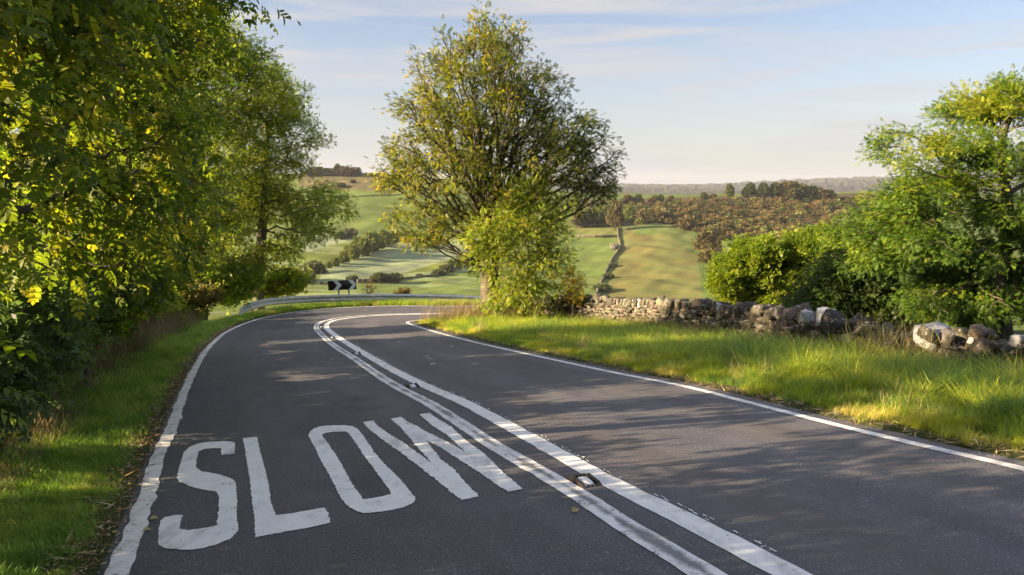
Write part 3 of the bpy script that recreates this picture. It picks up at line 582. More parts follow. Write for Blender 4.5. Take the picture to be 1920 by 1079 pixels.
def tree(name, label, cat, base, E, trunk, n_att, per, tmpl, size, pal, r0, rmin=.006, seed=1, leafmat='leaf', barkmat='bark', spread=.35, droop=.35, group=None, bias=None, alpha=.45, shell=.35, sides=6, cscale=1.2, upj=.5, zmin=None, twigs=0, jit=.18, stems=None):
    r = np.random.default_rng(seed); base = np.array(base, float); t = thing(name, label, cat, base, group)
    A, _ = sample_ell(E, n_att, r, shell)
    if zmin is not None: A[:, 2] = np.maximum(A[:, 2], zmin + r.uniform(0, .3, len(A)))
    trk = spline(np.array(trunk, float), .35 if sides > 5 else .8); N, par, tips = skeleton(trk, A, r, alpha)
    V, Fq, rad = limbs(N, par, tips, r0, rmin, sides=sides)
    # root flare
    h = V[:, 2] - trk[0, 2]; fl = 1 + .55 * np.exp(-np.clip(h, 0, 9) / (r0 * 1.6)); near = np.hypot(V[:, 0] - trk[0, 0], V[:, 1] - trk[0, 1]) < r0 * 2.5
    V[near, 0] = trk[0, 0] + (V[near, 0] - trk[0, 0]) * fl[near]; V[near, 1] = trk[0, 1] + (V[near, 1] - trk[0, 1]) * fl[near]
    # leaves round the tips and along the outer shoots
    tp = N[tips]; dn = N[tips] - N[par[tips]]; dn /= np.linalg.norm(dn, axis=1)[:, None] + 1e-6
    k = np.repeat(np.arange(len(tips)), per); u = r.uniform(0, 1, len(k)) ** .7; back = N[par[tips]][k]
    pos = back * (1 - u)[:, None] + tp[k] * u[:, None] + r.normal(size=(len(k), 3)) * spread * np.array([1, 1, .75])
    cc = np.average(E[:, :3], axis=0, weights=E[:, 3] * E[:, 4] * E[:, 5]); out = pos - cc; out /= np.linalg.norm(out, axis=1)[:, None] + 1e-6
    off = pos - tp[k]; D = out * .5 + dn[k] * .5 + off / (np.linalg.norm(off, axis=1)[:, None] + 1e-6) * .8 + r.normal(size=pos.shape) * .45; D[:, 2] -= droop
    col = palette(pos, pal, r, cscale, bias(pos) if bias else None, jit, seed); sz = size * np.exp(r.normal(0, .2, len(pos)))
    if isinstance(tmpl, list): w_ = len(tmpl); LV, LF, LCc = merge([scatter(tmpl[q], (pos - base)[q::w_], D[q::w_], sz[q::w_], col[q::w_], upj, r) for q in range(w_)])
    else: LV, LF, LCc = scatter(tmpl, pos - base, D, sz, col, upj, r)
    if twigs:      # fine shoots carrying the leaves
        q = r.choice(len(pos), min(len(pos), twigs), replace=False); a = tp[k[q]] - base; b = pos[q] - base; T = frames(b - a, .3, r); w = rmin * .55
        ring = [T[:, 1] * w, -T[:, 1] * w * .5 + T[:, 2] * w * .8, -T[:, 1] * w * .5 - T[:, 2] * w * .8]; TV = np.concatenate([np.stack([a + g for g in ring], 1), np.stack([b + g * .5 for g in ring], 1)], 1)
        o = (np.arange(len(q)) * 6)[:, None, None]; TF = (np.array([[0, 1, 4, 3], [1, 2, 5, 4], [2, 0, 3, 5]])[None] + o).reshape(-1, 4); nV = len(V); V = np.vstack([V - base, TV.reshape(-1, 3)]); Fq = [np.vstack([Fq[0], TF + nV])]
    else: V = V - base
    mk('trunk', V, Fq, M[barkmat], t, None, True); mk('crown', LV, LF, M[leafmat], t, LCc)
    return t

PIN = pinnate(3, .21, False, .42); PINR = [pinnate(4, .17, True, .33), pinnate(3, .19, True, .37), pinnate(2, .20, True, .42)]; CL5 = cluster(5, .36, 1); CL7 = cluster(7, .30, 2); CL4 = cluster(4, .42, 5)
G_DK = (.055, .088, .016); G_MD = (.095, .14, .02); G_LT = (.15, .19, .022); G_YL = (.20, .22, .02); Y_ = (.36, .27, .03); OR = (.33, .16, .03)

def gz(x, y): return float(H(np.array([float(x)]), np.array([float(y)]))[0])
# --- the ash at the bend
def centre_tree():
    d = 24.6; b = P3(922, 590, d); b[2] = gz(b[0], b[1]) - .1
    L_ = [(895, 95, 60, 70), (850, 110, 45, 55), (945, 115, 60, 65), (800, 140, 40, 55), (795, 210, 55, 60), (990, 160, 60, 70), (1030, 170, 35, 45), (880, 210, 90, 90), (960, 240, 90, 80), (770, 290, 58, 50), (850, 300, 90, 80), (1050, 240, 55, 50), (1090, 260, 50, 45), (1130, 285, 45, 35), (1120, 330, 50, 32), (1050, 320, 70, 50), (760, 340, 50, 40), (1075, 320, 60, 50), (1030, 270, 60, 50), (720, 330, 26, 24), (745, 390, 42, 35), (728, 418, 32, 28), (735, 300, 32, 30), (1150, 352, 28, 26), (1095, 375, 42, 26), (795, 448, 44, 24), (800, 415, 62, 42), (850, 400, 65, 50), (960, 330, 80, 60), (930, 400, 60, 50), (890, 470, 40, 35), (900, 55, 35, 35), (950, 75, 35, 40)]
    E = ell_px([(px, py, d + .6 * math.sin(i * 2.4), rx, rz, min(2.9, .5 + rx * .028)) for i, (px, py, rx, rz) in enumerate(L_)])
    tr = [b, P3(920, 545, d), P3(918, 500, d), P3(915, 455, d), P3(914, 420, d)]
    lx = lambda p: np.clip(-(p[:, 0] + 1.0) * .06, -.12, .14) + np.clip((p[:, 2] - 5.0) * .06, -.12, .15) - .08  # autumn yellow plus the sunlit left and top, put into leaf colour
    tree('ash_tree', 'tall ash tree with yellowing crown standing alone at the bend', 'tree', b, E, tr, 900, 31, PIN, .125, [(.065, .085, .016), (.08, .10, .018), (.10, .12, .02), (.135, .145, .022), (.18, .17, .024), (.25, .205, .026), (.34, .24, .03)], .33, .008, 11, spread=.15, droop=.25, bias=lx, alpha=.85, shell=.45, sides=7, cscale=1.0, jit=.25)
centre_tree()
def saplings():
    d = 22.6; b = P3(985, 605, d); b[2] = gz(b[0], b[1]) - .05
    L_ = [(1000, 360, 42, 40), (960, 400, 50, 45), (1040, 390, 38, 45), (930, 440, 62, 42), (1005, 440, 68, 55), (890, 450, 36, 30), (960, 490, 68, 45), (1035, 480, 48, 45), (985, 540, 66, 45), (940, 560, 38, 35), (1010, 580, 40, 25)]
    E = ell_px([(px, py, d, rx, rz, .35 + rx * .013) for px, py, rx, rz in L_])
    tree('ash_sapling', 'bushy young tree with rusty leaf tips in front of the tall ash trunk', 'tree', b, E, [b, P3(984, 570, d), P3(990, 520, d), P3(993, 470, d)], 420, 19, PIN, .12, [(.12, .16, .022), (.14, .19, .025), (.17, .215, .028), (.21, .24, .03), (.25, .27, .035), (.30, .25, .04)], .06, .007, 12, spread=.15, droop=.1, barkmat='barkL', alpha=.3, shell=.5, cscale=.6, jit=.25)
    b = P3(1075, 605, 22.3); b[2] = gz(b[0], b[1])
    E = ell_px([(1075, 520, 22.3, 20, 24, .4), (1060, 550, 16, 22, 18, .3)] if 0 else [(1075, 520, 22.3, 20, 24, .4), (1066, 550, 22.3, 18, 22, .4), (1088, 545, 22.3, 14, 18, .3)])
    tree('hawthorn_sapling', 'thin amber leaved sapling at the near end of the lit wall', 'sapling', b, E, [b, P3(1074, 575, 22.3), P3(1076, 540, 22.3)], 40, 8, CL5, .07, [(.28, .24, .04), (.40, .30, .05), (.42, .24, .05)], .022, .005, 13, spread=.12, droop=0, barkmat='barkL', alpha=.3, shell=.5)
saplings()
# --- right-hand trees below the wall
def right_trees():
    d = 21.; b = P3(1885, 700, d); b[2] = gz(b[0], b[1]) - .1
    L_ = [(1860, 190, 70, 45), (1810, 215, 50, 35), (1930, 200, 60, 50), (1760, 270, 60, 35), (1670, 262, 42, 24), (1640, 285, 30, 18), (1700, 300, 38, 24), (1850, 290, 80, 50), (1960, 310, 80, 70), (1780, 340, 70, 40), (1700, 370, 62, 35), (1660, 400, 62, 35), (1620, 430, 60, 35), (1850, 390, 75, 45), (1720, 450, 75, 40), (1640, 480, 60, 35), (1590, 440, 35, 30), (1800, 470, 70, 35), (1950, 430, 70, 60), (1870, 500, 70, 40), (1780, 540, 60, 35), (1740, 570, 45, 30), (1850, 570, 65, 40), (1930, 560, 50, 50), (1800, 600, 50, 28), (1980, 520, 60, 80), (2040, 350, 80, 130)]
    E = ell_px([(px, py, d + 1.2 * math.sin(i * 1.7), rx * .92, rz * .9, min(2.2, .5 + rx * .022)) for i, (px, py, rx, rz) in enumerate(L_)])
    tr = [b, P3(1882, 620, d), P3(1868, 560, d), P3(1880, 490, d), P3(1890, 400, d), P3(1880, 300, d), P3(1885, 230, d)]
    up = lambda p: np.clip((p[:, 2] - 1.2) * .10, -.25, .3)  # leaves brighten upward: sunlit tops put into the leaf colour
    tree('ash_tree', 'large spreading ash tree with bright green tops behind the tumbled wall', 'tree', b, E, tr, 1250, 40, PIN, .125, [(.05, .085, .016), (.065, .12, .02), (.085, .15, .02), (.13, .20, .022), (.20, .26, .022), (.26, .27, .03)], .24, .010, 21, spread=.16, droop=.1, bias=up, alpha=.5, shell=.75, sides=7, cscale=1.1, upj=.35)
    b2 = P3(1815, 690, 22.); b2[2] = gz(b2[0], b2[1])
    E = ell_px([(1790, 560, 22, 45, 30, 1), (1760, 520, 22, 40, 30, 1), (1830, 510, 22, 40, 30, 1)])
    tree('ash_tree', 'slender second stem leaning left of the large ash behind the wall', 'tree', b2, E, [b2, P3(1805, 640, 22), P3(1790, 600, 22), P3(1780, 540, 22)], 130, 44, PIN, .13, [G_DK, (.05, .095, .018), (.08, .14, .02), (.16, .2, .02)], .11, .010, 22, spread=.26, droop=.15, alpha=.4, shell=.6)
    d = 25.; b = P3(1590, 680, d); b[2] = gz(b[0], b[1])
    E = ell_px([(1600, 520, d, 70, 45, 1.5), (1540, 560, d, 55, 40, 1.4), (1640, 570, d, 60, 45, 1.5), (1570, 600, d, 60, 30, 1.4), (1530, 600, d, 40, 30, 1.2), (1650, 500, d, 40, 40, 1.2), (1690, 600, d, 40, 30, 1.2)])
    tree('hawthorn_tree', 'dark dense hawthorn just over the wall between yellow trees and ash', 'tree', b, E, [b, P3(1590, 640, d), P3(1592, 580, d)], 380, 52, CL7, .09, [(.035, .055, .02), (.05, .078, .024), (.068, .10, .028), (.085, .125, .03)], .14, .010, 23, spread=.28, droop=.1, alpha=.4, shell=.45)
    for i, (bx, d, L_, lb) in enumerate([(1400, 33.4, [(1400, 480, 42, 35), (1370, 510, 36, 35), (1430, 470, 28, 25), (1420, 530, 45, 40), (1380, 550, 36, 30), (1440, 560, 40, 35), (1355, 530, 20, 28)], 'leftmost rounded yellow green tree beyond the dark wall top'),
                                         (1500, 33., [(1500, 465, 40, 32), (1470, 500, 36, 36), (1530, 480, 36, 36), (1510, 530, 50, 42), (1470, 565, 40, 32), (1530, 570, 40, 30), (1550, 450, 26, 26)], 'second yellow green tree, next to the dark hawthorn')]):
        b = P3(bx, 650, d); b[2] = gz(b[0], b[1])
        E = ell_px([(px, py, d + .8 * math.sin(j * 2.), rx, rz, 1.2) for j, (px, py, rx, rz) in enumerate(L_)])
        tree('field_maple', lb, 'tree', b, E, [b, P3(bx - 4, 600, d), P3(bx + 3, 540, d)], 420, 46, CL5, .11, [(.10, .15, .02), (.15, .20, .022), (.20, .25, .024), (.27, .29, .03)], .14, .012, 30 + i, spread=.20, droop=.05, group='yellow green trees below the wall', barkmat='bark', alpha=.4, shell=.6, cscale=.9, bias=lambda p: np.clip(-(p[:, 2] + 3.2) * .10, -.2, .3))
right_trees()
# --- left-hand trees overhanging the road
def left_trees():
    PB = [G_DK, (.09, .13, .018), (.12, .16, .02), (.17, .20, .022), (.25, .25, .028)]
    PA = [G_DK, (.08, .12, .016), (.11, .15, .02), (.15, .185, .022), (.23, .24, .025), (.32, .28, .035)]
    E = np.array([(-3.5, 4.4, 2.0, .85, 1.0, 1.2), (-3.55, 5.0, 3.3, 1.0, 1.5, 1.1), (-3.9, 6.6, 2.0, .95, 1.2, 1.5), (-4.1, 6.6, 4.0, 1.3, 1.7, 1.5), (-3.2, 3.6, 2.6, .7, .9, .9)])
    tree('ash_tree', 'nearest ash overhanging the left verge with large hanging leaves', 'tree', (-4.9, 5.6, gz(-4.9, 5.6) - .1), E, [(-4.9, 5.6, gz(-4.9, 5.6) - .1), (-4.8, 5.6, .8), (-4.6, 5.5, 1.8), (-4.3, 5.4, 2.8)], 360, 21, PINR, .165, PA, .12, .006, 41, 'leafN', spread=.16, droop=.75, alpha=.3, shell=.5, cscale=.5, twigs=3000)
    E = np.array([(-5.3, 9.2, 1.7, 1.0, 1.5, 1.5), (-5.2, 9.6, 3.8, 1.3, 1.8, 1.8), (-4.1, 8.6, 4.2, .9, .9, .55), (-3.2, 8.3, 3.95, .75, .5, .28), (-2.75, 8.1, 3.55, .4, .35, .22), (-5.6, 10.8, 2.0, 1.0, 1.4, 1.8), (-5.2, 10.8, 5.0, 1.4, 1.5, 1.5)])
    tree('ash_tree', 'ash whose long branch reaches right across the top of the sky', 'tree', (-6.2, 9.4, gz(-6.2, 9.4) - .1), E, [(-6.2, 9.4, gz(-6.2, 9.4) - .1), (-6.1, 9.4, 1), (-5.8, 9.4, 2.4), (-5.4, 9.3, 3.6)], 520, 20, [pinnate(3, .19, True, .37), pinnate(2, .2, True, .42)], .16, PB, .14, .007, 42, 'leafN', spread=.19, droop=.5, alpha=.3, shell=.5, cscale=.6, twigs=2500)
    E = np.array([(-6.9, 13.6, 1.4, 1.1, 1.6, 1.9), (-6.8, 14.2, 3.2, 1.2, 1.6, 1.5), (-7.7, 15.4, 1.0, 1.2, 1.3, 1.9)])
    tree('ash_tree', 'middle ash of the left hand row, deep in shade', 'tree', (-8.8, 14.5, gz(-8.8, 14.5) - .1), E, [(-8.8, 14.5, gz(-8.8, 14.5) - .1), (-8.5, 14.5, .4), (-7.7, 14.5, 2.0)], 420, 26, PIN, .14, PB, .13, .008, 43, spread=.23, droop=.4, alpha=.35, shell=.5)
    E = ell_px([(x_, y_, 33, rx_, rz_, 2.2) for x_, y_, rx_, rz_ in [(445, 95, 42, 42), (405, 60, 45, 45), (475, 130, 38, 45), (370, 110, 45, 55), (430, 130, 50, 60), (340, 200, 60, 70), (420, 230, 60, 70), (310, 310, 60, 70), (390, 330, 60, 60), (340, 400, 70, 60), (420, 420, 50, 50), (300, 460, 60, 40), (390, 480, 50, 30)]])
    b = P3(375, 570, 33.); b[2] = gz(b[0], b[1]) - .1
    tree('ash_tree', 'fourth tree of the left hand row, just before the crash barrier', 'tree', b, E, [b, P3(377, 500, 33), P3(372, 400, 33), P3(376, 280, 33)], 800, 27, PIN, .16, [(.13, .18, .022), (.16, .21, .024), (.20, .24, .026), (.28, .29, .03)], .26, .010, 44, spread=.22, droop=.25, alpha=.4, shell=.5)
    d = 36.
    L_ = [(500, 150, 42, 45), (540, 190, 42, 50), (480, 220, 60, 60), (560, 240, 36, 36), (595, 262, 28, 26), (530, 290, 60, 50), (450, 300, 60, 60), (600, 360, 42, 28), (630, 390, 30, 26), (560, 400, 55, 34), (500, 370, 60, 45), (590, 430, 40, 22), (440, 410, 55, 50), (530, 460, 45, 28), (470, 490, 50, 36), (410, 500, 50, 36), (545, 515, 28, 26)]
    E = ell_px([(px, py, d + math.sin(i * 2.1), rx, rz, .6 + rx * .03) for i, (px, py, rx, rz) in enumerate(L_)])
    b = P3(487, 575, d); b[2] = gz(b[0], b[1]) - .1
    tree('ash_tree', 'ash behind the start of the crash barrier, left of the chevron sign', 'tree', b, E, [b, P3(485, 520, d), P3(492, 430, d), P3(496, 350, d), P3(500, 260, d)], 950, 27, PIN, .155, [(.12, .165, .02), (.15, .20, .022), (.18, .225, .024), (.24, .27, .028), (.34, .32, .035)], .25, .012, 45, spread=.21, droop=.2, alpha=.4, shell=.5, sides=7)
def unseen_row():
    E = np.array([(-3.6, .6, 2.8, 1.2, 1.9, 1.9), (-3.9, .8, 5., 1.5, 2., 1.5), (-3.5, 1.0, .8, .9, 1.6, 1.1), (-3.6, -1.2, 1.8, 1., 1.4, 1.9), (-3.75, 2.6, 1.2, .8, 1., 1.5), (-3.7, 3.4, .9, .5, .8, 1.)])
    tree('ash_tree', 'roadside ash standing left of the viewpoint', 'tree', (-4.6, .6, gz(-4.6, .6) - .1), E, [(-4.6, .6, gz(-4.6, .6) - .1), (-4.4, .6, 1.5), (-4., .6, 3)], 800, 25, PIN, .17, [G_DK, G_MD, G_LT], .13, .008, 46, spread=.26, droop=.4, alpha=.35)
    E = np.array([(-2.4, -4, 3.4, 1.7, 2.4, 2.3), (-2.6, -4, 5.8, 1.7, 2., 1.5)])
    tree('ash_tree', 'roadside ash standing behind the viewpoint', 'tree', (-3.2, -4, gz(-3.2, -4) - .1), E, [(-3.2, -4, gz(-3.2, -4) - .1), (-3., -4, 1.5), (-2.6, -4, 3)], 300, 34, PIN, .20, [G_DK, G_MD, G_LT], .13, .008, 47, spread=.26, droop=.4, alpha=.35)
left_trees()
unseen_row()
# --- shrubs: multi-stemmed, leaves in tufts
def shrub(label, base, E, n_att, per, size, pal, seed, tm=CL5, spread=.12, cat='shrub', group=None, r0=.03, leafmat='leaf', name='shrub', droop=.1, bark='bark', rmin=.004):
    b = np.array(base, float); top = E[:, :3].mean(0); m_ = b * .5 + top * .5
    return tree(name, label, cat, b, E, [b, b * .75 + top * .25, m_], n_att, per, tm, size, pal, r0, rmin, seed, leafmat, bark, spread, droop, group, alpha=.25, shell=.5, sides=5, cscale=.5)
def left_shrubs():
    for i, (x, y, w_, h_, lb) in enumerate([(-11.6, 19.0, 1.3, 1.1, 'first of the sunlit bushes along the left bank'), (-12.6, 21.3, 1.3, .95, 'second sunlit bush along the left bank'), (-13.3, 23.6, 1.4, .9, 'third sunlit bush along the left bank'), (-14.0, 26.0, 1.4, .9, 'fourth sunlit bush along the left bank'), (-14.6, 28.6, 1.4, 1., 'fifth sunlit bush, nearest the barrier end')]):
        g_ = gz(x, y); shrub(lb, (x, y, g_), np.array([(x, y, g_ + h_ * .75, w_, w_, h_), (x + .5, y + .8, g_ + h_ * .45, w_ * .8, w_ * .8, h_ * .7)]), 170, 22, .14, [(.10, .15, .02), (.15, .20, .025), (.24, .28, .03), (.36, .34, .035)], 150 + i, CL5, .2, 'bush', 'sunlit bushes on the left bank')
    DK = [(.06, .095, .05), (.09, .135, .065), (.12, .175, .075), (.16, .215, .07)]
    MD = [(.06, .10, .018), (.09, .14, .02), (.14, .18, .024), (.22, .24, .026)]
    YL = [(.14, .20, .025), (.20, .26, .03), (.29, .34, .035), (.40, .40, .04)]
    for q, (px, py, d, lb) in enumerate([(370, 556, 31, 'brown bracken heap left of the barrier end'), (340, 552, 29, 'bracken heap farther left under the trees')]):
        c = P3(px, py, d); shrub(lb, (c[0], c[1], gz(c[0], c[1])), ell_px([(px, py + 4, d, 30, 10, .9), (px + 22, py - 2, d, 14, 12, .8), (px - 22, py - 4, d, 16, 15, .8)]), 120, 22, .11, [(.10, .075, .035), (.15, .11, .05), (.17, .16, .05), (.12, .14, .03)] if q < 9 else [(.09, .12, .02), (.14, .17, .025)], 170 + q, CL4, .2, 'bush', 'undergrowth at the barrier end')
    def E_(*a): return np.array(a, float)
    g = 'shrubs along the left verge'
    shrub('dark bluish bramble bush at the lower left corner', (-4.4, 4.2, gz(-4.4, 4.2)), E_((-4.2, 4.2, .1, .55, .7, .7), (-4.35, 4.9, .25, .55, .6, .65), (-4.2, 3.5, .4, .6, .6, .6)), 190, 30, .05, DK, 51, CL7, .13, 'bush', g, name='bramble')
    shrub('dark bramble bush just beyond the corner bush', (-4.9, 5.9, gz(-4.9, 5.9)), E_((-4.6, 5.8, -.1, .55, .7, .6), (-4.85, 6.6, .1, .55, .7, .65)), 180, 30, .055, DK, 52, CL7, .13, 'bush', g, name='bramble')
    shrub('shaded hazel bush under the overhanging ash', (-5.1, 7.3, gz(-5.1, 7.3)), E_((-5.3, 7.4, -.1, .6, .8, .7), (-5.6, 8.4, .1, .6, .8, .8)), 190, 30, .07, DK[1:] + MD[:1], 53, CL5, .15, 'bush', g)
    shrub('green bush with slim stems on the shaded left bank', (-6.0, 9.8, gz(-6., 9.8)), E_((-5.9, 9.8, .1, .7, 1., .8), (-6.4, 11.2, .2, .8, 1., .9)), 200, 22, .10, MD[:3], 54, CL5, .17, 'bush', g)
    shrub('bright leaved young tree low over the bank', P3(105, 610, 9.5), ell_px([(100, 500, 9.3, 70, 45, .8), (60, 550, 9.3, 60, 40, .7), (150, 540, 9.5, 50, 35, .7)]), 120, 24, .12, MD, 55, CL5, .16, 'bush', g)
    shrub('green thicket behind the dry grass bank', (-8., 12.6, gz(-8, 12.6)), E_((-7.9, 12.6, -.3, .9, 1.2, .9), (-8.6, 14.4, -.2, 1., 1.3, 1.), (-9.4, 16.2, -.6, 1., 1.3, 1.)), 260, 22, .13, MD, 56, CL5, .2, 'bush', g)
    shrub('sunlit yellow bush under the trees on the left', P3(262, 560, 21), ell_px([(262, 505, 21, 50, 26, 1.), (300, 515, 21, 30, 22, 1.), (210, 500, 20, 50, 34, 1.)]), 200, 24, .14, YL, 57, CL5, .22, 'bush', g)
    shrub('yellow leaved thicket left of the leaning trunk', P3(430, 570, 33), ell_px([(400, 530, 33, 45, 24, 1.2), (450, 525, 34, 35, 26, 1.2), (430, 550, 33, 40, 16, 1)]), 200, 24, .15, YL[:3], 58, CL5, .22, 'bush', g)
    shrub('yellow bush growing over the start of the barrier', P3(530, 562, 37.), ell_px([(530, 530, 37, 32, 18, 1.), (560, 530, 37, 16, 14, .7), (505, 540, 37, 22, 14, .8)]), 130, 24, .15, YL[1:], 59, CL5, .22, 'bush', g)
    shrub('leafless twiggy thorn bush behind the barrier right of the sign', P3(692, 565, 38.5), ell_px([(692, 535, 38.5, 16, 16, .4), (690, 545, 38.5, 14, 10, .4)]), 60, 2, .06, [(.2, .12, .07), (.25, .16, .08)], 61, CL4, .1, 'bush', g, bark='barkL', rmin=.006)
    shrub('small russet bush behind the middle of the barrier', P3(755, 565, 38.5), ell_px([(755, 549, 38.5, 16, 7, .4)]), 40, 9, .07, [(.16, .11, .05), (.2, .13, .06)], 62, CL4, .1, 'bush', g, bark='barkL', rmin=.006)
left_shrubs()

# ------------------------------------------------------------------ stone walls
def icos(sub=1):
    import bmesh
    bm = bmesh.new(); bmesh.ops.create_cube(bm, size=2); bmesh.ops.subdivide_edges(bm, edges=bm.edges[:], cuts=2, use_grid_fill=True)
    V = np.array([v.co[:] for v in bm.verts]); Fq = np.array([[v.index for v in f.verts] for f in bm.faces]); bm.free()
    S = V / np.linalg.norm(V, axis=1)[:, None]; V = V * .84 + S * .16 * 1.15; return V, Fq
ROCK = icos()
def rocks(c, size, B, col, r, rough=.16):
    V0, F0 = ROCK; n = len(c); V = np.tile(V0[None], (n, 1, 1)); 
    for k in range(3): V = V + .10 * np.sin(np.einsum('vj,nj->nv', V0, r.normal(size=(n, 3)) * 1.8) + r.uniform(0, 6.3, (n, 1)))[..., None] * r.normal(size=(n, 1, 3))
    V += r.normal(size=V.shape) * rough * .25; ext = np.abs(V).max(1, keepdims=True); V = V / ext
    V = V * size[:, None] * .5; V = np.einsum('nvk,nkj->nvj', V, B) + c[:, None]; nv = len(V0)
    Fq = (F0[None] + (np.arange(n) * nv)[:, None, None]).reshape(-1, 4); C = np.repeat(col, nv, 0); return V.reshape(-1, 3), Fq, C
def stone_wall(label, C, seed, gfun, thick=.42, tumble=None, cap=.20, colf=None, group=None, ch=.085):
    """C: polyline (x, y, ztop). Coursed field stones with a row of upright cap stones."""
    r = np.random.default_rng(seed); s = np.concatenate([[0], np.cumsum(np.linalg.norm(np.diff(C[:, :2], axis=0), axis=1))]); L_ = s[-1]
    at = lambda u: np.stack([np.interp(u, s, C[:, k]) for k in range(3)], 1)
    def frame(u):
        a = at(np.clip(u - .1, 0, L_)); b = at(np.clip(u + .1, 0, L_)); t = b[:, :2] - a[:, :2]; t /= np.linalg.norm(t, axis=1)[:, None] + 1e-9; z = np.zeros(len(u)); T = np.column_stack([t, z]); Nn = np.column_stack([t[:, 1], -t[:, 0], z]); return T, Nn
    cs = []; ss = []; Bs = []; kind = []
    for side in (-1, 1):
        for k in range(13):
            u = []; x = r.uniform(0, .2)
            while x < L_: w = r.uniform(.10, .32); u.append((x + w / 2, w)); x += w * .97
            u = np.array(u); w = u[:, 1]; u = u[:, 0]; p = at(u); g = gfun(p[:, 0], p[:, 1]); z = g - .05 + (k + .5) * ch + r.normal(0, .012, len(u)); h = np.full(len(u), ch) * r.uniform(.8, 1.25, len(u)); ok = z < p[:, 2] - cap * .8
            T, Nn = frame(u); fr = k / 6; c = np.column_stack([p[:, :2], z]) + Nn * (side * (thick * .5 - .12 - fr * .04) + r.normal(0, .022, len(u)))[:, None]
            cs.append(c[ok]); ss.append(np.column_stack([w * 1.02, np.full(len(u), .26), h])[ok]); B = np.stack([T, Nn, np.tile([0, 0, 1.], (len(u), 1))], 1) + r.normal(size=(len(u), 3, 3)) * .07; Bs.append(B[ok]); kind.append(np.zeros(ok.sum()))
    u = []; x = 0
    while x < L_: w = r.uniform(.08, .20) if r.random() < .8 else r.uniform(.22, .4); u.append((x + w / 2, w)); x += w * .95
    u = np.array(u); w = u[:, 1]; u = u[:, 0]; p = at(u); T, Nn = frame(u); h = cap * r.uniform(.75, 1.35, len(u)); c = np.column_stack([p[:, :2], p[:, 2] - h * .42]) + Nn * r.normal(0, .03, len(u))[:, None]
    lean = r.normal(.25, .22, len(u)); Z = np.tile([0, 0, 1.], (len(u), 1)) + T * lean[:, None]; cs.append(c); ss.append(np.column_stack([w, np.full(len(u), .36) * r.uniform(.7, 1.2, len(u)), h * 1.1])); Bs.append(np.stack([T - np.array([0, 0, 1.]) * lean[:, None], Nn, Z], 1)); kind.append(np.ones(len(u)))
    c = np.concatenate(cs); sz = np.concatenate(ss); B = np.concatenate(Bs); kd = np.concatenate(kind)
    if tumble is not None:
        tb = tumble(c); c = c + r.normal(size=c.shape) * .07 * tb[:, None]; sz = sz * (1 + tb[:, None] * r.uniform(0, .28, (len(c), 1))); B = B + r.normal(size=B.shape) * .25 * tb[:, None, None]
    base = np.array([.115, .102, .082]); col = base * np.exp(r.normal(0, .28, (len(c), 1))) * (1 + r.normal(0, .05, (len(c), 3)))
    if colf is not None: col = colf(c, col, kd, r)
    V, Fq, Cc = rocks(c, sz, B, col, r); t = mk('drystone_wall', V, [Fq], M['stone'], None, Cc, False); tag(t, label, 'wall', group); return t
def right_wall():
    C = WC.copy(); C[:, 2] += vnoise(C[:, :2], .9, 4, 3) * .045
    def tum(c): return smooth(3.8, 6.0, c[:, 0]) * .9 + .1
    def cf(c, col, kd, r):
        t = smooth(4.2, 5.6, c[:, 0])[:, None]; col = col * (1 - t) * .95 + col * t * np.array([.66, .66, .68]); w = (r.random(len(c)) < .015 + .05 * (kd > 0) * t[:, 0]); col[w] = np.array([.36, .36, .37]) * r.uniform(.7, 1.1, (w.sum(), 1))  # stones lighter on the sunlit left, darker on the right: sun painted into colour
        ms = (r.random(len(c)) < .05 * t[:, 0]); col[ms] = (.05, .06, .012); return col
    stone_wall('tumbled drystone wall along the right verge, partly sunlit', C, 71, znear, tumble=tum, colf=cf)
    # the large pale lichen boulders that crown it
    r = np.random.default_rng(72)
    for (px, py, d, w, h, lb, c0) in [(1549, 596, 12.3, .56, .44, 'big white lichen covered boulder on the wall', (.50, .50, .53)), (1513, 594, 12.9, .36, .34, 'pale boulder left of the big white boulder on the wall', (.36, .36, .38)), (1740, 629, 10.35, .36, .26, 'lichen spotted boulder beside the tall grass gap', (.34, .33, .33)), (1815, 634, 10.0, .40, .20, 'flat white topped boulder near the right end of the wall', (.38, .38, .40)), (1860, 637, 9.7, .20, .20, 'moss covered dark boulder next to the flat white one', (.06, .065, .015)), (1782, 632, 10.15, .30, .28, 'angular grey boulder left of the flat white one', (.13, .12, .12)), (1908, 640, 9.4, .26, .24, 'pale boulder at the right edge of the picture', (.33, .33, .34)), (1460, 588, 14.1, .40, .34, 'dark rounded boulder topping the wall', (.09, .085, .08)), (1425, 584, 14.9, .42, .36, 'dark brown boulder topping the wall left of the rounded one', (.11, .10, .09))]:
        c = P3(px, py, d); V, Fq, Cc = rocks(np.zeros((1, 3)), np.array([[w * .68, .2, h * .8]]), frames(np.array([[.4, -.9, 0.]]), .08, r), np.array([c0]), r, .2)
        o = mk('boulder', V, [Fq], M['stone'], None, Cc, False); o.location = c; tag(o, lb, 'boulder', 'large stones on the right wall')
right_wall()
LW = np.array([(-5.9, 6.5), (-7.0, 9.5), (-8.3, 12.5), (-9.7, 16.), (-11.3, 20.), (-12.6, 24.), (-13.6, 27.)]); LWs = spline(LW, .1); LW3 = np.column_stack([LWs, znear(LWs[:, 0], LWs[:, 1]) + .85])
stone_wall('dark drystone wall hidden under the trees on the left bank', LW3, 73, znear)
def barrier_wall():
    pts = [(700, 557, 38.5), (800, 554, 38.5), (905, 557, 37.5), (925, 558, 37.)]; C = spline(np.array([P3(*p) for p in pts]), .15)
    stone_wall('low drystone wall just behind the crash barrier', C, 74, lambda x, y: np.interp(x, C[:, 0], C[:, 2]) - .75)
barrier_wall()

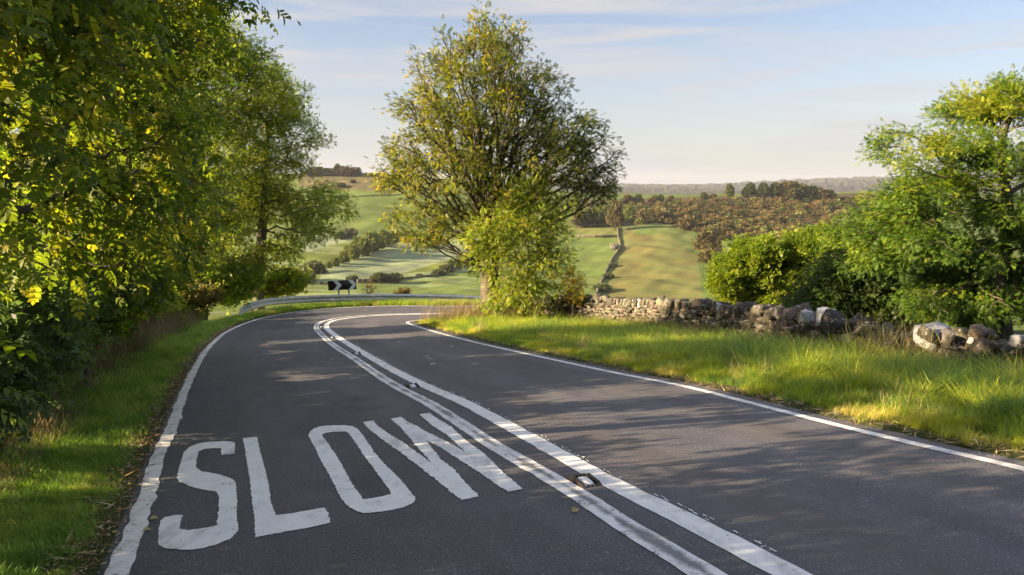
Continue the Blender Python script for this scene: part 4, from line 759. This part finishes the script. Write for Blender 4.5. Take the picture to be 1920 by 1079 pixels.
# ------------------------------------------------------------------ crash barrier and chevron sign
def barrier():
    pts = [(447, 580, 32.6), (462, 571, 33.2), (482, 564, 34.), (510, 559, 35.), (560, 555.5, 36.), (620, 553, 36.4), (700, 551.5, 36.2), (780, 551.8, 35.8), (850, 553.5, 35.2), (905, 556, 34.6), (960, 559, 34.2), (1060, 563, 34)]
    C = spline(np.array([P3(*p) for p in pts]), .25); t = thing('crash_barrier', 'galvanised steel crash barrier round the outside of the bend', 'barrier', C[len(C) // 2] - np.array([0, 0, .7])); b0 = np.array(t.location)
    n2 = normals(C[:, :2]); prof = [(0, 0), (.02, -.02), (.075, -.05), (.08, -.085), (.03, -.125), (.0, -.155), (.03, -.185), (.08, -.225), (.075, -.26), (.02, -.29), (0, -.31)]; prof = [(o_ * 1.1, z_ * 1.18) for o_, z_ in prof]
    s = np.linspace(0, 1, len(C)); V = []; k = len(prof)
    for off in (0., -.004):
        for (o, z) in prof: V.append(np.column_stack([C[:, :2] + n2 * (o + off), C[:, 2] + z]))
    V = np.stack(V, 1).reshape(-1, 3) - b0; m_ = 2 * k; i = np.arange(len(C) - 1)[:, None] * m_; j = np.arange(k - 1)[None]
    Q = np.vstack([np.stack([i + j, i + j + 1, i + m_ + j + 1, i + m_ + j], -1).reshape(-1, 4), np.stack([i + k + j, i + m_ + k + j, i + m_ + k + j + 1, i + k + j + 1], -1).reshape(-1, 4)])
    mk('rail', V, [Q], M['steel'], t, None, True)
    ss = np.concatenate([[0], np.cumsum(np.linalg.norm(np.diff(C[:, :2], axis=0), axis=1))]); u = np.arange(1.2, ss[-1], 2.4)
    for q in u:
        p = np.array([np.interp(q, ss, C[:, a]) for a in range(3)]); i0 = np.argmin(abs(ss - q)); nn = n2[i0]; a = math.atan2(nn[1], nn[0]); b = MB(); g = gz(p[0], p[1]) - .3; c = p[:2] - nn * .09; zt = p[2] - .04; h = zt - g
        for dx in (-.05, .05): b.box((c[0] + nn[0] * dx, c[1] + nn[1] * dx, (zt + g) / 2) - b0, (.006, .07, h), a)
        b.box((c[0], c[1], (zt + g) / 2) - b0, (.1, .006, h), a); b.build('post', M['post'], t)
barrier()
def chevron():
    d = 37.4; c = P3(643, 535, d); W_, Hh = 52.5 * d / F, 18 * d / F; t = thing('chevron_sign', 'black and white double chevron bend sign on two posts', 'sign', (c[0], c[1], c[2] - 1.2)); t.rotation_euler = (0, R_(-1.5), R_(8)); 
    b = MB(); b.box((0, 0, 1.2), (W_, .012, Hh)); bo = b.build('board', M['black'], t)
    for x0 in (-W_ * .5 + W_ * .18, -W_ * .5 + W_ * .715):
        w = W_ * .16; a = W_ * .14; h = Hh / 2 * .985
        f = [(x0, -h), (x0 + w, -h), (x0 + w + a, 0), (x0 + w, h), (x0, h), (x0 + a, 0)]
        V = [(x, -.010, 1.2 + z) for x, z in f] + [(x, -.0065, 1.2 + z) for x, z in f]; b = MB(); b.add(V, [[[0, 1, 2, 5], [5, 2, 3, 4], [7, 6, 11, 8], [8, 11, 10, 9]], ]); b.add(V, [[[k, k + 6, (k + 1) % 6 + 6, (k + 1) % 6] for k in range(6)]]); o = b.build('chevron', M['white'], t)
    for x in (-.21, .31):
        b = MB(); n = 10; a = np.arange(n) * 2 * math.pi / n; V = np.vstack([np.column_stack([x + .038 * np.cos(a), .05 + .038 * np.sin(a), np.full(n, z)]) for z in (-.9, 1.2 + Hh * .35)]); j = np.arange(n); b.add(V, [np.stack([j, (j + 1) % n, (j + 1) % n + n, j + n], 1)]); b.add(V[n:], [[list(range(n))]]); b.build('post', M['post'], t)
chevron()

# ------------------------------------------------------------------ far country: trees, bushes, woods, walls, farm
def far_proto(seed, shape, pal, name, label, cat, leafsize=.9, n=70, per=22, tmpl=CL4):
    """a 10 m tree at the origin, later copied"""
    E = np.array(shape, float); b = np.zeros(3); zt = E[:, 2].max()
    return tree(name, label, cat, b, E, [b, (0, 0, zt * .25), (.2, 0, zt * .55)], n, per, tmpl, leafsize, pal, .35, .05, seed, 'leafFar', 'bark', .75, .1, None, alpha=.4, shell=.6, sides=4, cscale=3.)
FG = [(.04, .055, .02), (.06, .08, .026), (.085, .105, .03), (.12, .13, .04)]; FP = [(.05, .05, .022), (.085, .075, .03), (.12, .10, .04), (.16, .12, .05)]; FY = [(.09, .12, .03), (.14, .17, .035), (.20, .21, .04), (.25, .23, .045)]
tall = [(0, 0, 7, 2.6, 2.6, 2.6), (-1.6, .5, 5.2, 2.2, 2.2, 2.), (1.7, -.4, 5.6, 2.2, 2.2, 2.2), (.3, .2, 8.6, 1.6, 1.6, 1.4)]
rnd = [(0, 0, 4.6, 3.6, 3.4, 2.8), (-2.4, 0, 3.4, 2.2, 2.4, 2.2), (2.5, .4, 3.6, 2.2, 2.4, 2.3), (.4, 0, 6.8, 2.2, 2.2, 1.8)]
bsh = [(0, 0, 2.2, 3.2, 3., 2.), (-2.2, 0, 1.5, 2., 2., 1.4), (2.4, 0, 1.6, 2., 2., 1.5)]
def far_trees():
    g1 = 'trees standing on the far ridge above the wood'; first = {}
    def put(key, shape, pal, px, py, hpx, label, cat, grp, name='ridge_tree', wf=1., nat=None, dist=None, seed=80, n=70, ls=.9, per=22):
        p = Hf(px, py) if dist is None else P3(px, py, dist)
        if p is None: p = P3(px, py, 640.)
        if dist is not None: p[2] = float(zfar(np.array([p[0]]), np.array([p[1]]))[0])
        s = hpx * p[1] / F / nat; p = p - np.array([0, 0, .3])
        if key not in first:
            t = far_proto(seed, shape, pal, name, label, cat, ls, n, per); first[key] = t; t.location = p; t.scale = (s * wf, s * wf, s); t['group'] = grp; return
        copy_thing(first[key], p, (px * 1.7) % 6.28, (s * wf, s * wf, s), label, grp)
    D = 655
    for px, py, h, k, wf, lb in [(1196, 368, 20, 'a', 1.1, 'ridge tree just right of the tall ash crown'), (1178, 372, 20, 'b', 1., 'ridge tree touching the right edge of the tall ash crown'), (1228, 368, 17, 'b', .9, 'round ridge tree, left of a pair above the wood'), (1240, 368, 17, 'a', .9, 'ridge tree, right of a pair above the wood'), (1258, 376, 14, 'b', .9, 'small round tree below the ridge pair'), (1321, 368, 17, 'a', 1.1, 'left one of two small ridge trees in the middle gap'), (1338, 367, 14, 'b', 1., 'right one of two small ridge trees in the middle gap'), (1368, 369, 30, 'a', .7, 'solitary tall narrow tree on the ridge'), (1404, 368, 32, 'a', .95, 'first leafy tree of the long ridge clump'), (1432, 366, 32, 'a', 1., 'open crowned second tree of the ridge clump'), (1454, 366, 33, 'a', .9, 'third tree of the ridge clump'), (1473, 365, 37, 'b', .85, 'tallest tree of the ridge clump'), (1490, 364, 36, 'a', 1., 'fifth tree of the ridge clump'), (1507, 363, 32, 'b', .8, 'sixth tree of the ridge clump'), (1522, 363, 29, 'a', 1., 'seventh tree of the ridge clump'), (1538, 363, 25, 'b', .9, 'eighth tree of the ridge clump'), (1555, 363, 24, 'b', .85, 'last low tree at the right end of the ridge clump')]:
        put('r' + k, tall if k == 'a' else rnd, FG if k == 'a' else FP, px, py, h, lb, 'tree', g1, 'ridge_tree', wf, 9.6 if k == 'a' else 8.3, D, 80 if k == 'a' else 81)
    g2 = 'trees on the skyline of the left hill'
    for px, py, h, k, wf, lb in [(598, 327, 14, 'h', 1.8, 'dark clump of low trees left of the skyline farmhouse'), (632, 326, 20, 'a', .8, 'skyline tree left of the brown one on the hill'), (650, 326, 16, 'h', 1.4, 'brown spreading tree on the left skyline'), (664, 326, 12, 'h', 1.2, 'low brown tree at the gable of the skyline house'), (687, 325, 6, 'a', .8, 'tiny lone tree on the left skyline'), (706, 324, 5, 'a', .7, 'tiniest skyline tree, next to the tall ash crown'), (662, 344, 6, 'h', 1., 'dot like thorn bush on the rough pasture'), (640, 352, 8, 'h', 1.3, 'brown scrub patch on the rough pasture')]:
        put('r' + k if k == 'a' else 'h', tall if k == 'a' else bsh, FG if k == 'a' else [(.05, .045, .035), (.085, .065, .05), (.11, .08, .06)], px, py, h, lb, 'tree', g2, 'skyline_tree', wf, 9.6 if k == 'a' else 4.2, None if py > 330 else 690, 82)
    g3 = 'bushes scattered over the valley fields'
    for px, py, h, wf, lb in [(588, 512, 20, 1., 'grey green bush left in the valley beside the near trees'), (570, 530, 22, 1., 'misty bush at the very left of the valley'), (655, 446, 16, 1., 'bush on the slope above the hedgerow'), (635, 448, 12, 1., 'small bush left of the slope bush'), (661, 527, 10, 1.1, 'yellow green bush above the chevron sign'), (712, 529, 17, 1., 'left one of two round bushes right of the sign'), (740, 528, 15, 1., 'right one of two round bushes right of the sign'), (822, 516, 10, 1.2, 'low bush on the field wall left of the ash'), (838, 510, 14, 1., 'bush on the field wall nearest the ash trunk'), (852, 502, 14, 1., 'bush on the field wall half behind the ash'), (872, 494, 12, 1., 'last bush on the field wall behind the ash'), (786, 519, 6, 1.1, 'tiny thorn on the field wall'), (1110, 478, 0, 1, ''), (1140, 522, 9, 1.2, 'low thorn where the field wall meets the track'), (1128, 545, 12, 1.4, 'russet thorn at the bottom of the field wall'), (1148, 500, 7, 1.3, 'small thorn halfway down the field wall')]:
        if h: put('v', bsh, [(.06, .075, .035), (.085, .105, .045), (.12, .13, .055)], px, py, h, lb, 'bush', g3, 'thorn_bush', wf, 4.2, None, 83)
    g4 = 'trees of the hedgerow across the left valley field'; r = np.random.default_rng(4)
    hp = [(616, 503, 13), (628, 500, 17), (645, 494, 21), (652, 478, 16), (664, 488, 26), (680, 481, 32), (694, 475, 36), (708, 470, 30), (722, 463, 28), (735, 459, 24), (748, 455, 20), (604, 508, 12), (671, 471, 24), (760, 452, 18), (774, 449, 16)]
    for i, (px, py, h) in enumerate(hp): put('g', rnd, FY[:3], px, py, h, ['lowest', 'second', 'third', 'fourth', 'fifth', 'sixth', 'tallest', 'eighth', 'ninth', 'tenth', 'eleventh', 'smallest', 'inner', 'thirteenth', 'uppermost'][i] + ' tree of the hedgerow climbing the left valley field', 'tree', g4, 'hedgerow_tree', .95, 8.3, None, 84)
    g5 = 'trees beside the ochre field'
    for px, py, h, wf, k, lb in [(1322, 478, 42, .85, 'y', 'dark green tree at the right corner of the ochre field'), (1340, 480, 32, .8, 'y', 'olive tree just right of the corner tree by the ochre field'), (1332, 492, 20, 1., 'b', 'brown bush below the corner trees'), (1355, 500, 14, 1.4, 'b', 'russet scrub in the hollow right of the ochre field'), (1154, 432, 50, .5, 'y', 'tall dark tree at the head of the field wall'), (1120, 424, 32, .8, 'g', 'yellow green tree left of the tall dark one'), (1100, 424, 30, .8, 'g', 'yellow tree by the ash crown at the wood edge'), (1137, 424, 34, .8, 'g', 'leafy pale green tree at the wood edge'), (1180, 418, 28, .8, 'g', 'yellow tree standing before the wood right of the dark one'), (1088, 428, 30, .8, 'y', 'dark tree at the wood edge behind the ash crown'), (1208, 418, 20, .9, 'b', 'brown tree at the top edge of the ochre field'), (1232, 417, 22, .9, 'b', 'second brown tree at the top edge of the ochre field'), (1288, 430, 20, .9, 'b', 'brown bush at the top right edge of the ochre field')]:
        put('rb' if k == 'y' else ('g' if k == 'g' else 'v2'), rnd if k != 'b' else bsh, FG if k == 'y' else (FY if k == 'g' else FP), px, py, h, lb, 'tree', g5, 'field_tree', wf, 8.3 if k != 'b' else 4.2, None, 85)
far_trees()
def far_wood():
    """the autumn wood clothing the far slope reads as one mass of crowns"""
    r = np.random.default_rng(90); pos = []; sz = []
    poly = np.array([(1085, 386), (1180, 384), (1400, 378), (1640, 375), (1720, 376), (1760, 440), (1640, 446), (1480, 448), (1340, 456), (1300, 434), (1240, 420), (1165, 426), (1085, 430)], float)
    Q = np.column_stack([r.uniform(1080, 1760, 5200), r.uniform(362, 456, 5200)]); Q = Q[inpoly(Q, poly)][:1500]; parts = []
    P = [(q, Hf(q[0], q[1], 330, 800)) for q in Q]; P = [(q, p) for q, p in P if p is not None]; V0, F0 = CL4
    pal = [(.05, .052, .02), (.09, .075, .03), (.13, .085, .036), (.155, .12, .045)]; palg = [(.05, .07, .022), (.085, .105, .03), (.14, .15, .04)]
    for q, p in P:
        R0 = r.uniform(1.9, 3.6); n = 46; u = r.normal(size=(n, 3)); u /= np.linalg.norm(u, axis=1)[:, None]; u[:, 2] = np.abs(u[:, 2]) * .9 - .15; c = p + np.array([0, 0, R0 * .75]) + u * R0 * np.array([1, 1, 1.1]) * r.uniform(.75, 1.05, (n, 1))
        gr = r.random() < (.7 if q[0] < 1290 - (q[1] - 370) else .22); pl = np.array(palg if gr else pal); base = pl[r.integers(len(pl))] * r.uniform(.6, 1.3); col = base * np.exp(r.normal(0, .22, (n, 1)))
        parts.append(scatter(CL4, c, u + r.normal(size=u.shape) * .5, np.full(n, R0 * .34), col, .6, r))
    V, Fs, C = merge(parts); tag(mk('autumn_wood', V, Fs, M['leafFar'], None, C), 'brown and russet wood covering the far slope', 'wood', None, 'stuff')
far_wood()
def field_wall(label, pts, h=1.1, w=.8, colr=(.10, .09, .07), seed=1):
    """low stone wall following the land between two fields"""
    P = [Hf(*p) for p in pts]; P = np.array([p for p in P if p is not None]); C = spline(P[:, :2], 1.1); z = zfar(C[:, 0], C[:, 1]); r = np.random.default_rng(seed); n = len(C); nn = normals(C)
    c = np.repeat(np.column_stack([C, z + h * .35]), 2, 0); c[:, :2] += np.repeat(nn, 2, 0) * r.normal(0, w * .15, (2 * n, 1)); c[:, 2] += np.tile([0, h * .35], n)
    T = np.column_stack([-nn[:, 1], nn[:, 0], np.zeros(n)]); B = frames(np.repeat(T, 2, 0), .1, r); col = np.array(colr) * np.exp(r.normal(0, .3, (2 * n, 1)))
    V, Fq, Cc = rocks(c, np.tile([1.3, w, h * .6], (2 * n, 1)), B, col, r); tag(mk('field_wall', V, [Fq], M['stone'], None, Cc), label, 'wall', 'stone walls dividing the valley fields')
field_wall('field wall running down between the green and ochre fields', [(1158, 428), (1159, 445), (1163, 465), (1150, 485), (1140, 505), (1128, 530), (1112, 562)], 1.3)
field_wall('short field wall across the top of the green field', [(1085, 445), (1120, 446), (1156, 445)], 1.5)
field_wall('field wall crossing the valley floor towards the ash', [(600, 534), (700, 529), (790, 521), (850, 508), (905, 487)], 1.)
field_wall('field wall high on the left pasture', [(560, 368), (640, 370), (700, 368), (760, 366)], .9)
field_wall('short stub of wall behind the chevron sign', [(672, 532), (690, 531), (698, 530)], 1.8, 1.2)
def barn():
    p = Hf(1153, 468); t = thing('stone_barn', 'small tumbledown stone barn beside the field wall', 'barn', p); b = MB(); b.box((0, 0, 1.1), (5.6, 3.4, 2.4)); b.add([(-2.8, -1.7, 2.3), (2.8, -1.7, 2.3), (2.8, 1.7, 2.3), (-2.8, 1.7, 2.3), (-2.8, 0, 3.5), (1.6, 0, 3.4)], [[[0, 1, 5, 4], [3, 4, 5, 2]], [[0, 4, 3], [1, 2, 5]]]); b.build('wall', M['farm'], t)
    b = MB(); b.box((0, -1.78, .9), (1.1, .12, 1.7)); b.build('doorway', M['black'], t)
barn()
def farmhouse():
    c = P3(612, 330, 700.); c[2] = float(zfar(c[:1], c[1:2])[0]) - .3; t = thing('farmhouse', 'long low farmhouse on the left skyline among trees', 'house', c); t.rotation_euler = (0, 0, .2)
    b = MB(); b.box((0, 0, 2.2), (15, 6, 4.4)); b.build('wall', M['farm'], t); b = MB(); b.add([(-7.8, -3.4, 4.3), (7.8, -3.4, 4.3), (7.8, 3.4, 4.3), (-7.8, 3.4, 4.3), (-7.8, 0, 6.8), (7.8, 0, 6.8)], [[[0, 1, 5, 4], [3, 4, 5, 2][::-1]], [[0, 4, 3], [1, 2, 5]]]); rf = b.build('roof', M['slate'], t); b = MB(); b.box((-5, 0, 7), (1, .9, 1.8)); b.build('chimney', M['farm'], rf)
    for x in (-4.5, -1.5, 1.5, 4.5): b = MB(); b.box((x, -3.02, 2.6), (1.0, .08, 1.2)); b.build('window', M['black'], t)
    c = P3(667, 328, 700.); c[2] = float(zfar(c[:1], c[1:2])[0]) - .3; t = thing('farm_building', 'square dark farm building right of the brown skyline tree', 'house', c); b = MB(); b.box((0, 0, 2.4), (9, 6, 4.8)); b.build('wall', M['farm'], t); b = MB(); b.add([(-4.8, -3.4, 4.7), (4.8, -3.4, 4.7), (4.8, 3.4, 4.7), (-4.8, 3.4, 4.7), (-3.8, 0, 6.6), (3.8, 0, 6.6)], [[[0, 1, 5, 4], [2, 3, 4, 5]], [[0, 4, 3], [1, 2, 5]]]); b.build('roof', M['slate'], t)
farmhouse()

# ------------------------------------------------------------------ grass
def blade(n=3, w=.022, bend=.35):
    """blade along +z of height 1 that leans to +x"""
    V = []; 
    for k in range(n):
        t = k / n; V += [(bend * t * t, -w * (1 - t * .6), t * (1 - .15 * t)), (bend * t * t, w * (1 - t * .6), t * (1 - .15 * t))]
    V.append((bend, 0, .85)); q = [[2 * k, 2 * k + 1, 2 * k + 3, 2 * k + 2] for k in range(n - 1)]; t3 = [[2 * n - 2, 2 * n - 1, 2 * n]]
    return np.array(V), [np.array(q), np.array(t3)]
def tuft(k, w, bend, seed, rad=.5, n=3, hj=.35):
    r = np.random.default_rng(seed); parts = []
    for i in range(k):
        V, Fs = blade(n, w * r.uniform(.7, 1.3), bend * r.uniform(.3, 1.9)); a = r.uniform(0, 6.28); h = r.uniform(1 - hj, 1 + hj); V = V * np.array([h, 1, h]); c, s = math.cos(a), math.sin(a); V = np.column_stack([V[:, 0] * c - V[:, 1] * s, V[:, 0] * s + V[:, 1] * c, V[:, 2]]); o = r.normal(size=2) * rad; V[:, :2] += o
        parts.append((V, Fs, np.zeros((len(V), 3))))
    V, Fs, C = merge(parts); return V, Fs
def grass_scatter(tm, P, hgt, col, r, zf=znear, lean=.15):
    V0, F0 = tm; n = len(P); a = r.uniform(0, 6.28, n); c, s = np.cos(a), np.sin(a); z = zf(P[:, 0], P[:, 1]) - .01
    X = V0[None, :, 0] * c[:, None] - V0[None, :, 1] * s[:, None]; Y = V0[None, :, 0] * s[:, None] + V0[None, :, 1] * c[:, None]; Zz = np.broadcast_to(V0[None, :, 2], X.shape); lx = r.normal(0, lean, n)[:, None]; ly = r.normal(0, lean, n)[:, None]
    V = np.stack([X + lx * Zz, Y + ly * Zz, Zz], -1) * hgt[:, None, None] + np.column_stack([P, z])[:, None]; nv = len(V0); Fs = [(f[None] + (np.arange(n) * nv)[:, None, None]).reshape(-1, f.shape[1]) for f in F0]
    C = np.repeat(col, nv, 0) * (.75 + .5 * np.tile(V0[:, 2], n))[:, None] if 0 else np.repeat(col, nv, 0); return V.reshape(-1, 3), Fs, C
def sample_region(n, box, keep, r, dens=lambda y: 1.):
    P = np.column_stack([r.uniform(box[0], box[1], n), r.uniform(box[2], box[3], n)]); P = P[r.random(n) < dens(P[:, 1])]; dl, dr, inr, left, right = near_info(P[:, 0], P[:, 1]); k = keep(P, dl, dr, inr, left, right); return P[k], dl[k], dr[k]
def vis(P, m=.7): return (P[:, 1] > .8) & (np.abs(P[:, 0]) < P[:, 1] * .74 + m)
GP = [(.10, .20, .045), (.15, .27, .05), (.20, .33, .055), (.27, .35, .07), (.38, .35, .15)]
GS = [(.10, .19, .06), (.19, .29, .045), (.30, .37, .035), (.40, .43, .04), (.50, .45, .15)]  # right verge: sun-yellow bright end and cool shaded dark end put into colour
def grass_all():
    r = np.random.default_rng(101); t1 = [tuft(9, .020, .5, s, .35) for s in (1, 2, 3)]; t2 = [tuft(12, .011, .6, s, .22) for s in (4, 5, 6)]
    parts = []
    # left verge, short and fine near the camera
    for (n, box, dens, h, sc) in [(60000, (-6, 0, 1.2, 6.5), lambda y: 1., (.05, .11), t1), (60000, (-11, -2.5, 6.5, 16), lambda y: .8, (.07, .14), t1), (60000, (-15, -5, 16, 36), lambda y: .6, (.10, .18), t1)]:
        P, dl, dr = sample_region(n, box, lambda P, dl, dr, inr, left, right: left & (dl > .07 + .05 * np.random.default_rng(2).random(len(P))) & (dl < 3.4) & vis(P), r, dens)
        thin = (r.random(len(P)) < np.clip(.12 + dl * 2.2, 0, 1)) ; P = P[thin]; dl = dl[thin]
        for i in range(3):
            q = P[i::3]; hh = r.uniform(*h, len(q)) * (1 + .35 * vnoise(q, .5, 6, 2)) * np.clip(.55 + dl[i::3] * .9, .55, 1.4); parts.append(grass_scatter(sc[i], q, hh, palette(np.column_stack([q, q[:, 0] * 0]), GP, r, .6, np.full(len(q), -.08), .2, 7), r))
    # lip beyond the far edge line, under the barrier
    P, dl, dr = sample_region(30000, (-13, 4, 30, 37), lambda P, dl, dr, inr, left, right: left & (dl > .12) & (dl < 4.) & vis(P), r)
    parts.append(grass_scatter(t1[0], P, r.uniform(.12, .3, len(P)), palette(np.column_stack([P, P[:, 0] * 0]), GP[1:], r, 1.5, None, .2, 8), r))
    V, Fs, C = merge(parts); tag(mk('verge_grass', V, Fs, M['grass'], None, C), 'short green grass on the shaded left verge', 'grass', None, 'stuff'); 
    parts = []
    for (n, box, dens, h) in [(46000, (2, 8.5, 2., 9.), lambda y: 1., (.10, .20)), (60000, (-1, 8, 9., 16), lambda y: 1., (.11, .22)), (60000, (-5, 5.5, 16, 27), lambda y: 1., (.11, .24))]:
        P, dl, dr = sample_region(n, box, lambda P, dl, dr, inr, left, right: right & (dr > .03) & ~inpoly(P, BEYW) & vis(P, 1.), r, dens)
        rag = .10 + .10 * vnoise(P, .8, 16, 3); thin = (dr > rag) & (r.random(len(P)) < np.clip(.25 + dr * 1.6, 0, 1)); P = P[thin]; dr = dr[thin]
        for i in range(3):
            q = P[i::3]; d_ = dr[i::3]; lump = vnoise(q, .7, 9, 3); hh = r.uniform(*h, len(q)) * np.clip(.45 + d_ * .75, .5, 1.5) * (1 + .65 * lump) * np.where(q[:, 1] > 12, .8, 1); parts.append(grass_scatter([t2, t1][i == 0][i], q, hh, palette(np.column_stack([q, q[:, 0] * 0]), GS, r, .9, .1 * lump - .05 + np.clip(.25 - d_ * .5, -.1, .2), .2, 10), r, lean=.3))
    s_ = r.integers(0, len(WC), 2600); P = WC[s_, :2] + np.abs(r.normal(0, .5, (2600, 1))) * np.array([[-.88, -.42]]) - np.array([.3, .12]); k = vnoise(P, 1.1, 55, 3) > .0; P = P[k]; _, _, inr, _, _ = near_info(P[:, 0], P[:, 1]); P = P[~inr]
    for i in range(3): q = P[i::3]; parts.append(grass_scatter(t1[i], q, r.uniform(.22, .46, len(q)), palette(np.column_stack([q, q[:, 0] * 0]), [(.09, .14, .04), (.14, .19, .045), (.22, .25, .07), (.30, .28, .12)], r, .7, None, .22, 19), r, lean=.35))
    V, Fs, C = merge(parts); tag(mk('verge_grass', V, Fs, M['grass'], None, C), 'lush tufted grass on the sunlit right verge', 'grass', None, 'stuff')
    # dry stalks
    dry = [tuft(8, .006, .35, s, .10, 3, .4) for s in (21, 22, 23)]; DP = [(.11, .085, .05), (.17, .13, .075), (.24, .19, .11), (.30, .24, .14)]; parts = []
    def dryp(P, h, tm=None, zf=znear, pal=DP): 
        for i in range(3):
            q = P[i::3]
            if len(q): parts.append(grass_scatter(dry[i] if tm is None else tm, q, r.uniform(*h, len(q)), palette(np.column_stack([q, q[:, 0] * 0]), pal, r, .7, None, .2, 12), r, zf, .28))
    P, dl, dr = sample_region(15000, (-12, -3, 6.5, 26), lambda P, dl, dr, inr, left, right: left & (dl > 1.15 + .35 * vnoise(P, 1.1, 5, 2)) & (dl < 3.3), r); dryp(P, (.30, .70))
    P, dl, dr = sample_region(1500, (-8, -3, 3.5, 8), lambda P, dl, dr, inr, left, right: left & (dl > .8) & (dl < 1.6), r); dryp(P[:260], (.2, .45))
    P, dl, dr = sample_region(2600, (-13, 2, 32, 37), lambda P, dl, dr, inr, left, right: left & (dl > .9) & (dl < 3.), r); dryp(P, (.2, .45))
    # along the foot of the right wall and round the tree trunk
    s_ = r.integers(0, len(WC), 1500); P = WC[s_, :2] + r.normal(size=(1500, 2)) * .16 + np.array([-.38, -.22]); k = (vnoise(P, 1.3, 15, 2) > -.15) | ((P[:, 0] > 5.6) & (P[:, 0] < 6.3)); dryp(P[k], (.25, .62))
    P = np.column_stack([r.normal(-.9, .9, 700), r.normal(24.6, .5, 700)]); _, _, inr, _, _ = near_info(P[:, 0], P[:, 1]); dryp(P[~inr], (.35, .85))
    P = np.column_stack([r.normal(5.75, .25, 110), r.normal(10.6, .35, 110)]); dryp(P, (.4, .9), None, znear, [(.13, .15, .05), (.20, .18, .08), (.28, .24, .13)])
    P, dl, dr = sample_region(9000, (-1, 8, 3., 24), lambda P, dl, dr, inr, left, right: right & (dr > .4) & ~inpoly(P, BEYW) & (vnoise(P, 1.6, 44, 2) > .05), r); dryp(P[:2200], (.16, .42), None, znear, [(.20, .18, .07), (.30, .26, .12), (.38, .33, .18)])
    V, Fs, C = merge(parts); tag(mk('dry_grass', V, Fs, M['dry'], None, C), 'straw coloured dry grass stalks on the banks and by the wall', 'dry grass', None, 'stuff')
    # fallen leaves and straw against the edge lines
    LP = [(.10, .06, .03), (.19, .12, .06), (.30, .22, .12), (.38, .32, .22), (.13, .07, .05)]
    P1, dl, dr = sample_region(240000, (-11, 0, 1.5, 26), lambda P, dl, dr, inr, left, right: ((left & (dl < .28)) | (inr & (dl < .04))) & vis(P), r); P1 = P1[:9000]
    P2, dl, dr = sample_region(90000, (-4, 6.5, 3, 25), lambda P, dl, dr, inr, left, right: ((right & (dr < .24)) | (inr & (dr < .05))) & vis(P), r); P2 = P2[:4500]
    P = np.vstack([P1, P2]); z = np.where(near_info(P[:, 0], P[:, 1])[2], zroad(P[:, 0], P[:, 1]), znear(P[:, 0], P[:, 1])) + .012; a = r.uniform(0, 6.28, len(P)); D = np.column_stack([np.cos(a), np.sin(a), r.normal(0, .25, len(P))])
    h = len(P) // 2; c = palette(np.column_stack([P, z]), LP, r, .2, None, .25, 13); V0, f0 = leaflet(4, .3, .12, .05); S0, s0 = leaflet(4, .035, .01, .02)
    A = scatter((V0, [f0]), np.column_stack([P, z])[:h], D[:h], r.uniform(.012, .04, h), c[:h], .3, r); B = scatter((S0, [s0]), np.column_stack([P, z])[h:], D[h:], r.uniform(.05, .16, len(P) - h), c[h:] * 1.25, .3, r)
    V, Fs, C = merge([A, B]); tag(mk('leaf_litter', V, Fs, M['dry'], None, C), 'dead leaves and straw lying against the road edges', 'leaf litter', None, 'stuff')
    for (px, py, lb) in [(280.5, 977, 'curled yellow leaf on the asphalt beside the left line'), (266, 999, 'second curled yellow leaf on the left line edge'), (1071, 962, 'pale brown leaf lying alone in the left lane')]:
        c = cast(px, py, zroad, 1, 20); V0, f0 = leaflet(6, .38, .2, .1); V, Fs, C = scatter((V0, f0), np.zeros((1, 3)), np.array([[1, .2, .15]]), np.array([.055]), np.array([[.45, .36, .18]]), .2, r); o = mk('fallen_leaf', V, Fs, M['dry'], None, C); o.location = c + np.array([0, 0, .012]); tag(o, lb, 'leaf', 'single leaves fallen on the road')
grass_all()

# ------------------------------------------------------------------ air
def haze():
    b = MB(); co = np.empty(len(GROUND.data.vertices) * 3, np.float32); GROUND.data.vertices.foreach_get('co', co); zz = co[2::3]; z0 = float(zz.min()) - 1; z1 = max(float(zz.max()), 30.) + 8; b.box((0, 0, (z0 + z1) / 2), (10600, 10600, z1 - z0)); m = mat('haze_air'); g = NT(m); v = g.n('ShaderNodeVolumePrincipled'); v.inputs['Color'].default_value = (.86, .90, 1., 1); v.inputs['Density'].default_value = HAZE; v.inputs['Anisotropy'].default_value = .3
    g.l(v.outputs[0], g.out.inputs[1]); tag(b.build('haze', m), None, None, None, 'stuff')
HAZE = .00008
haze()
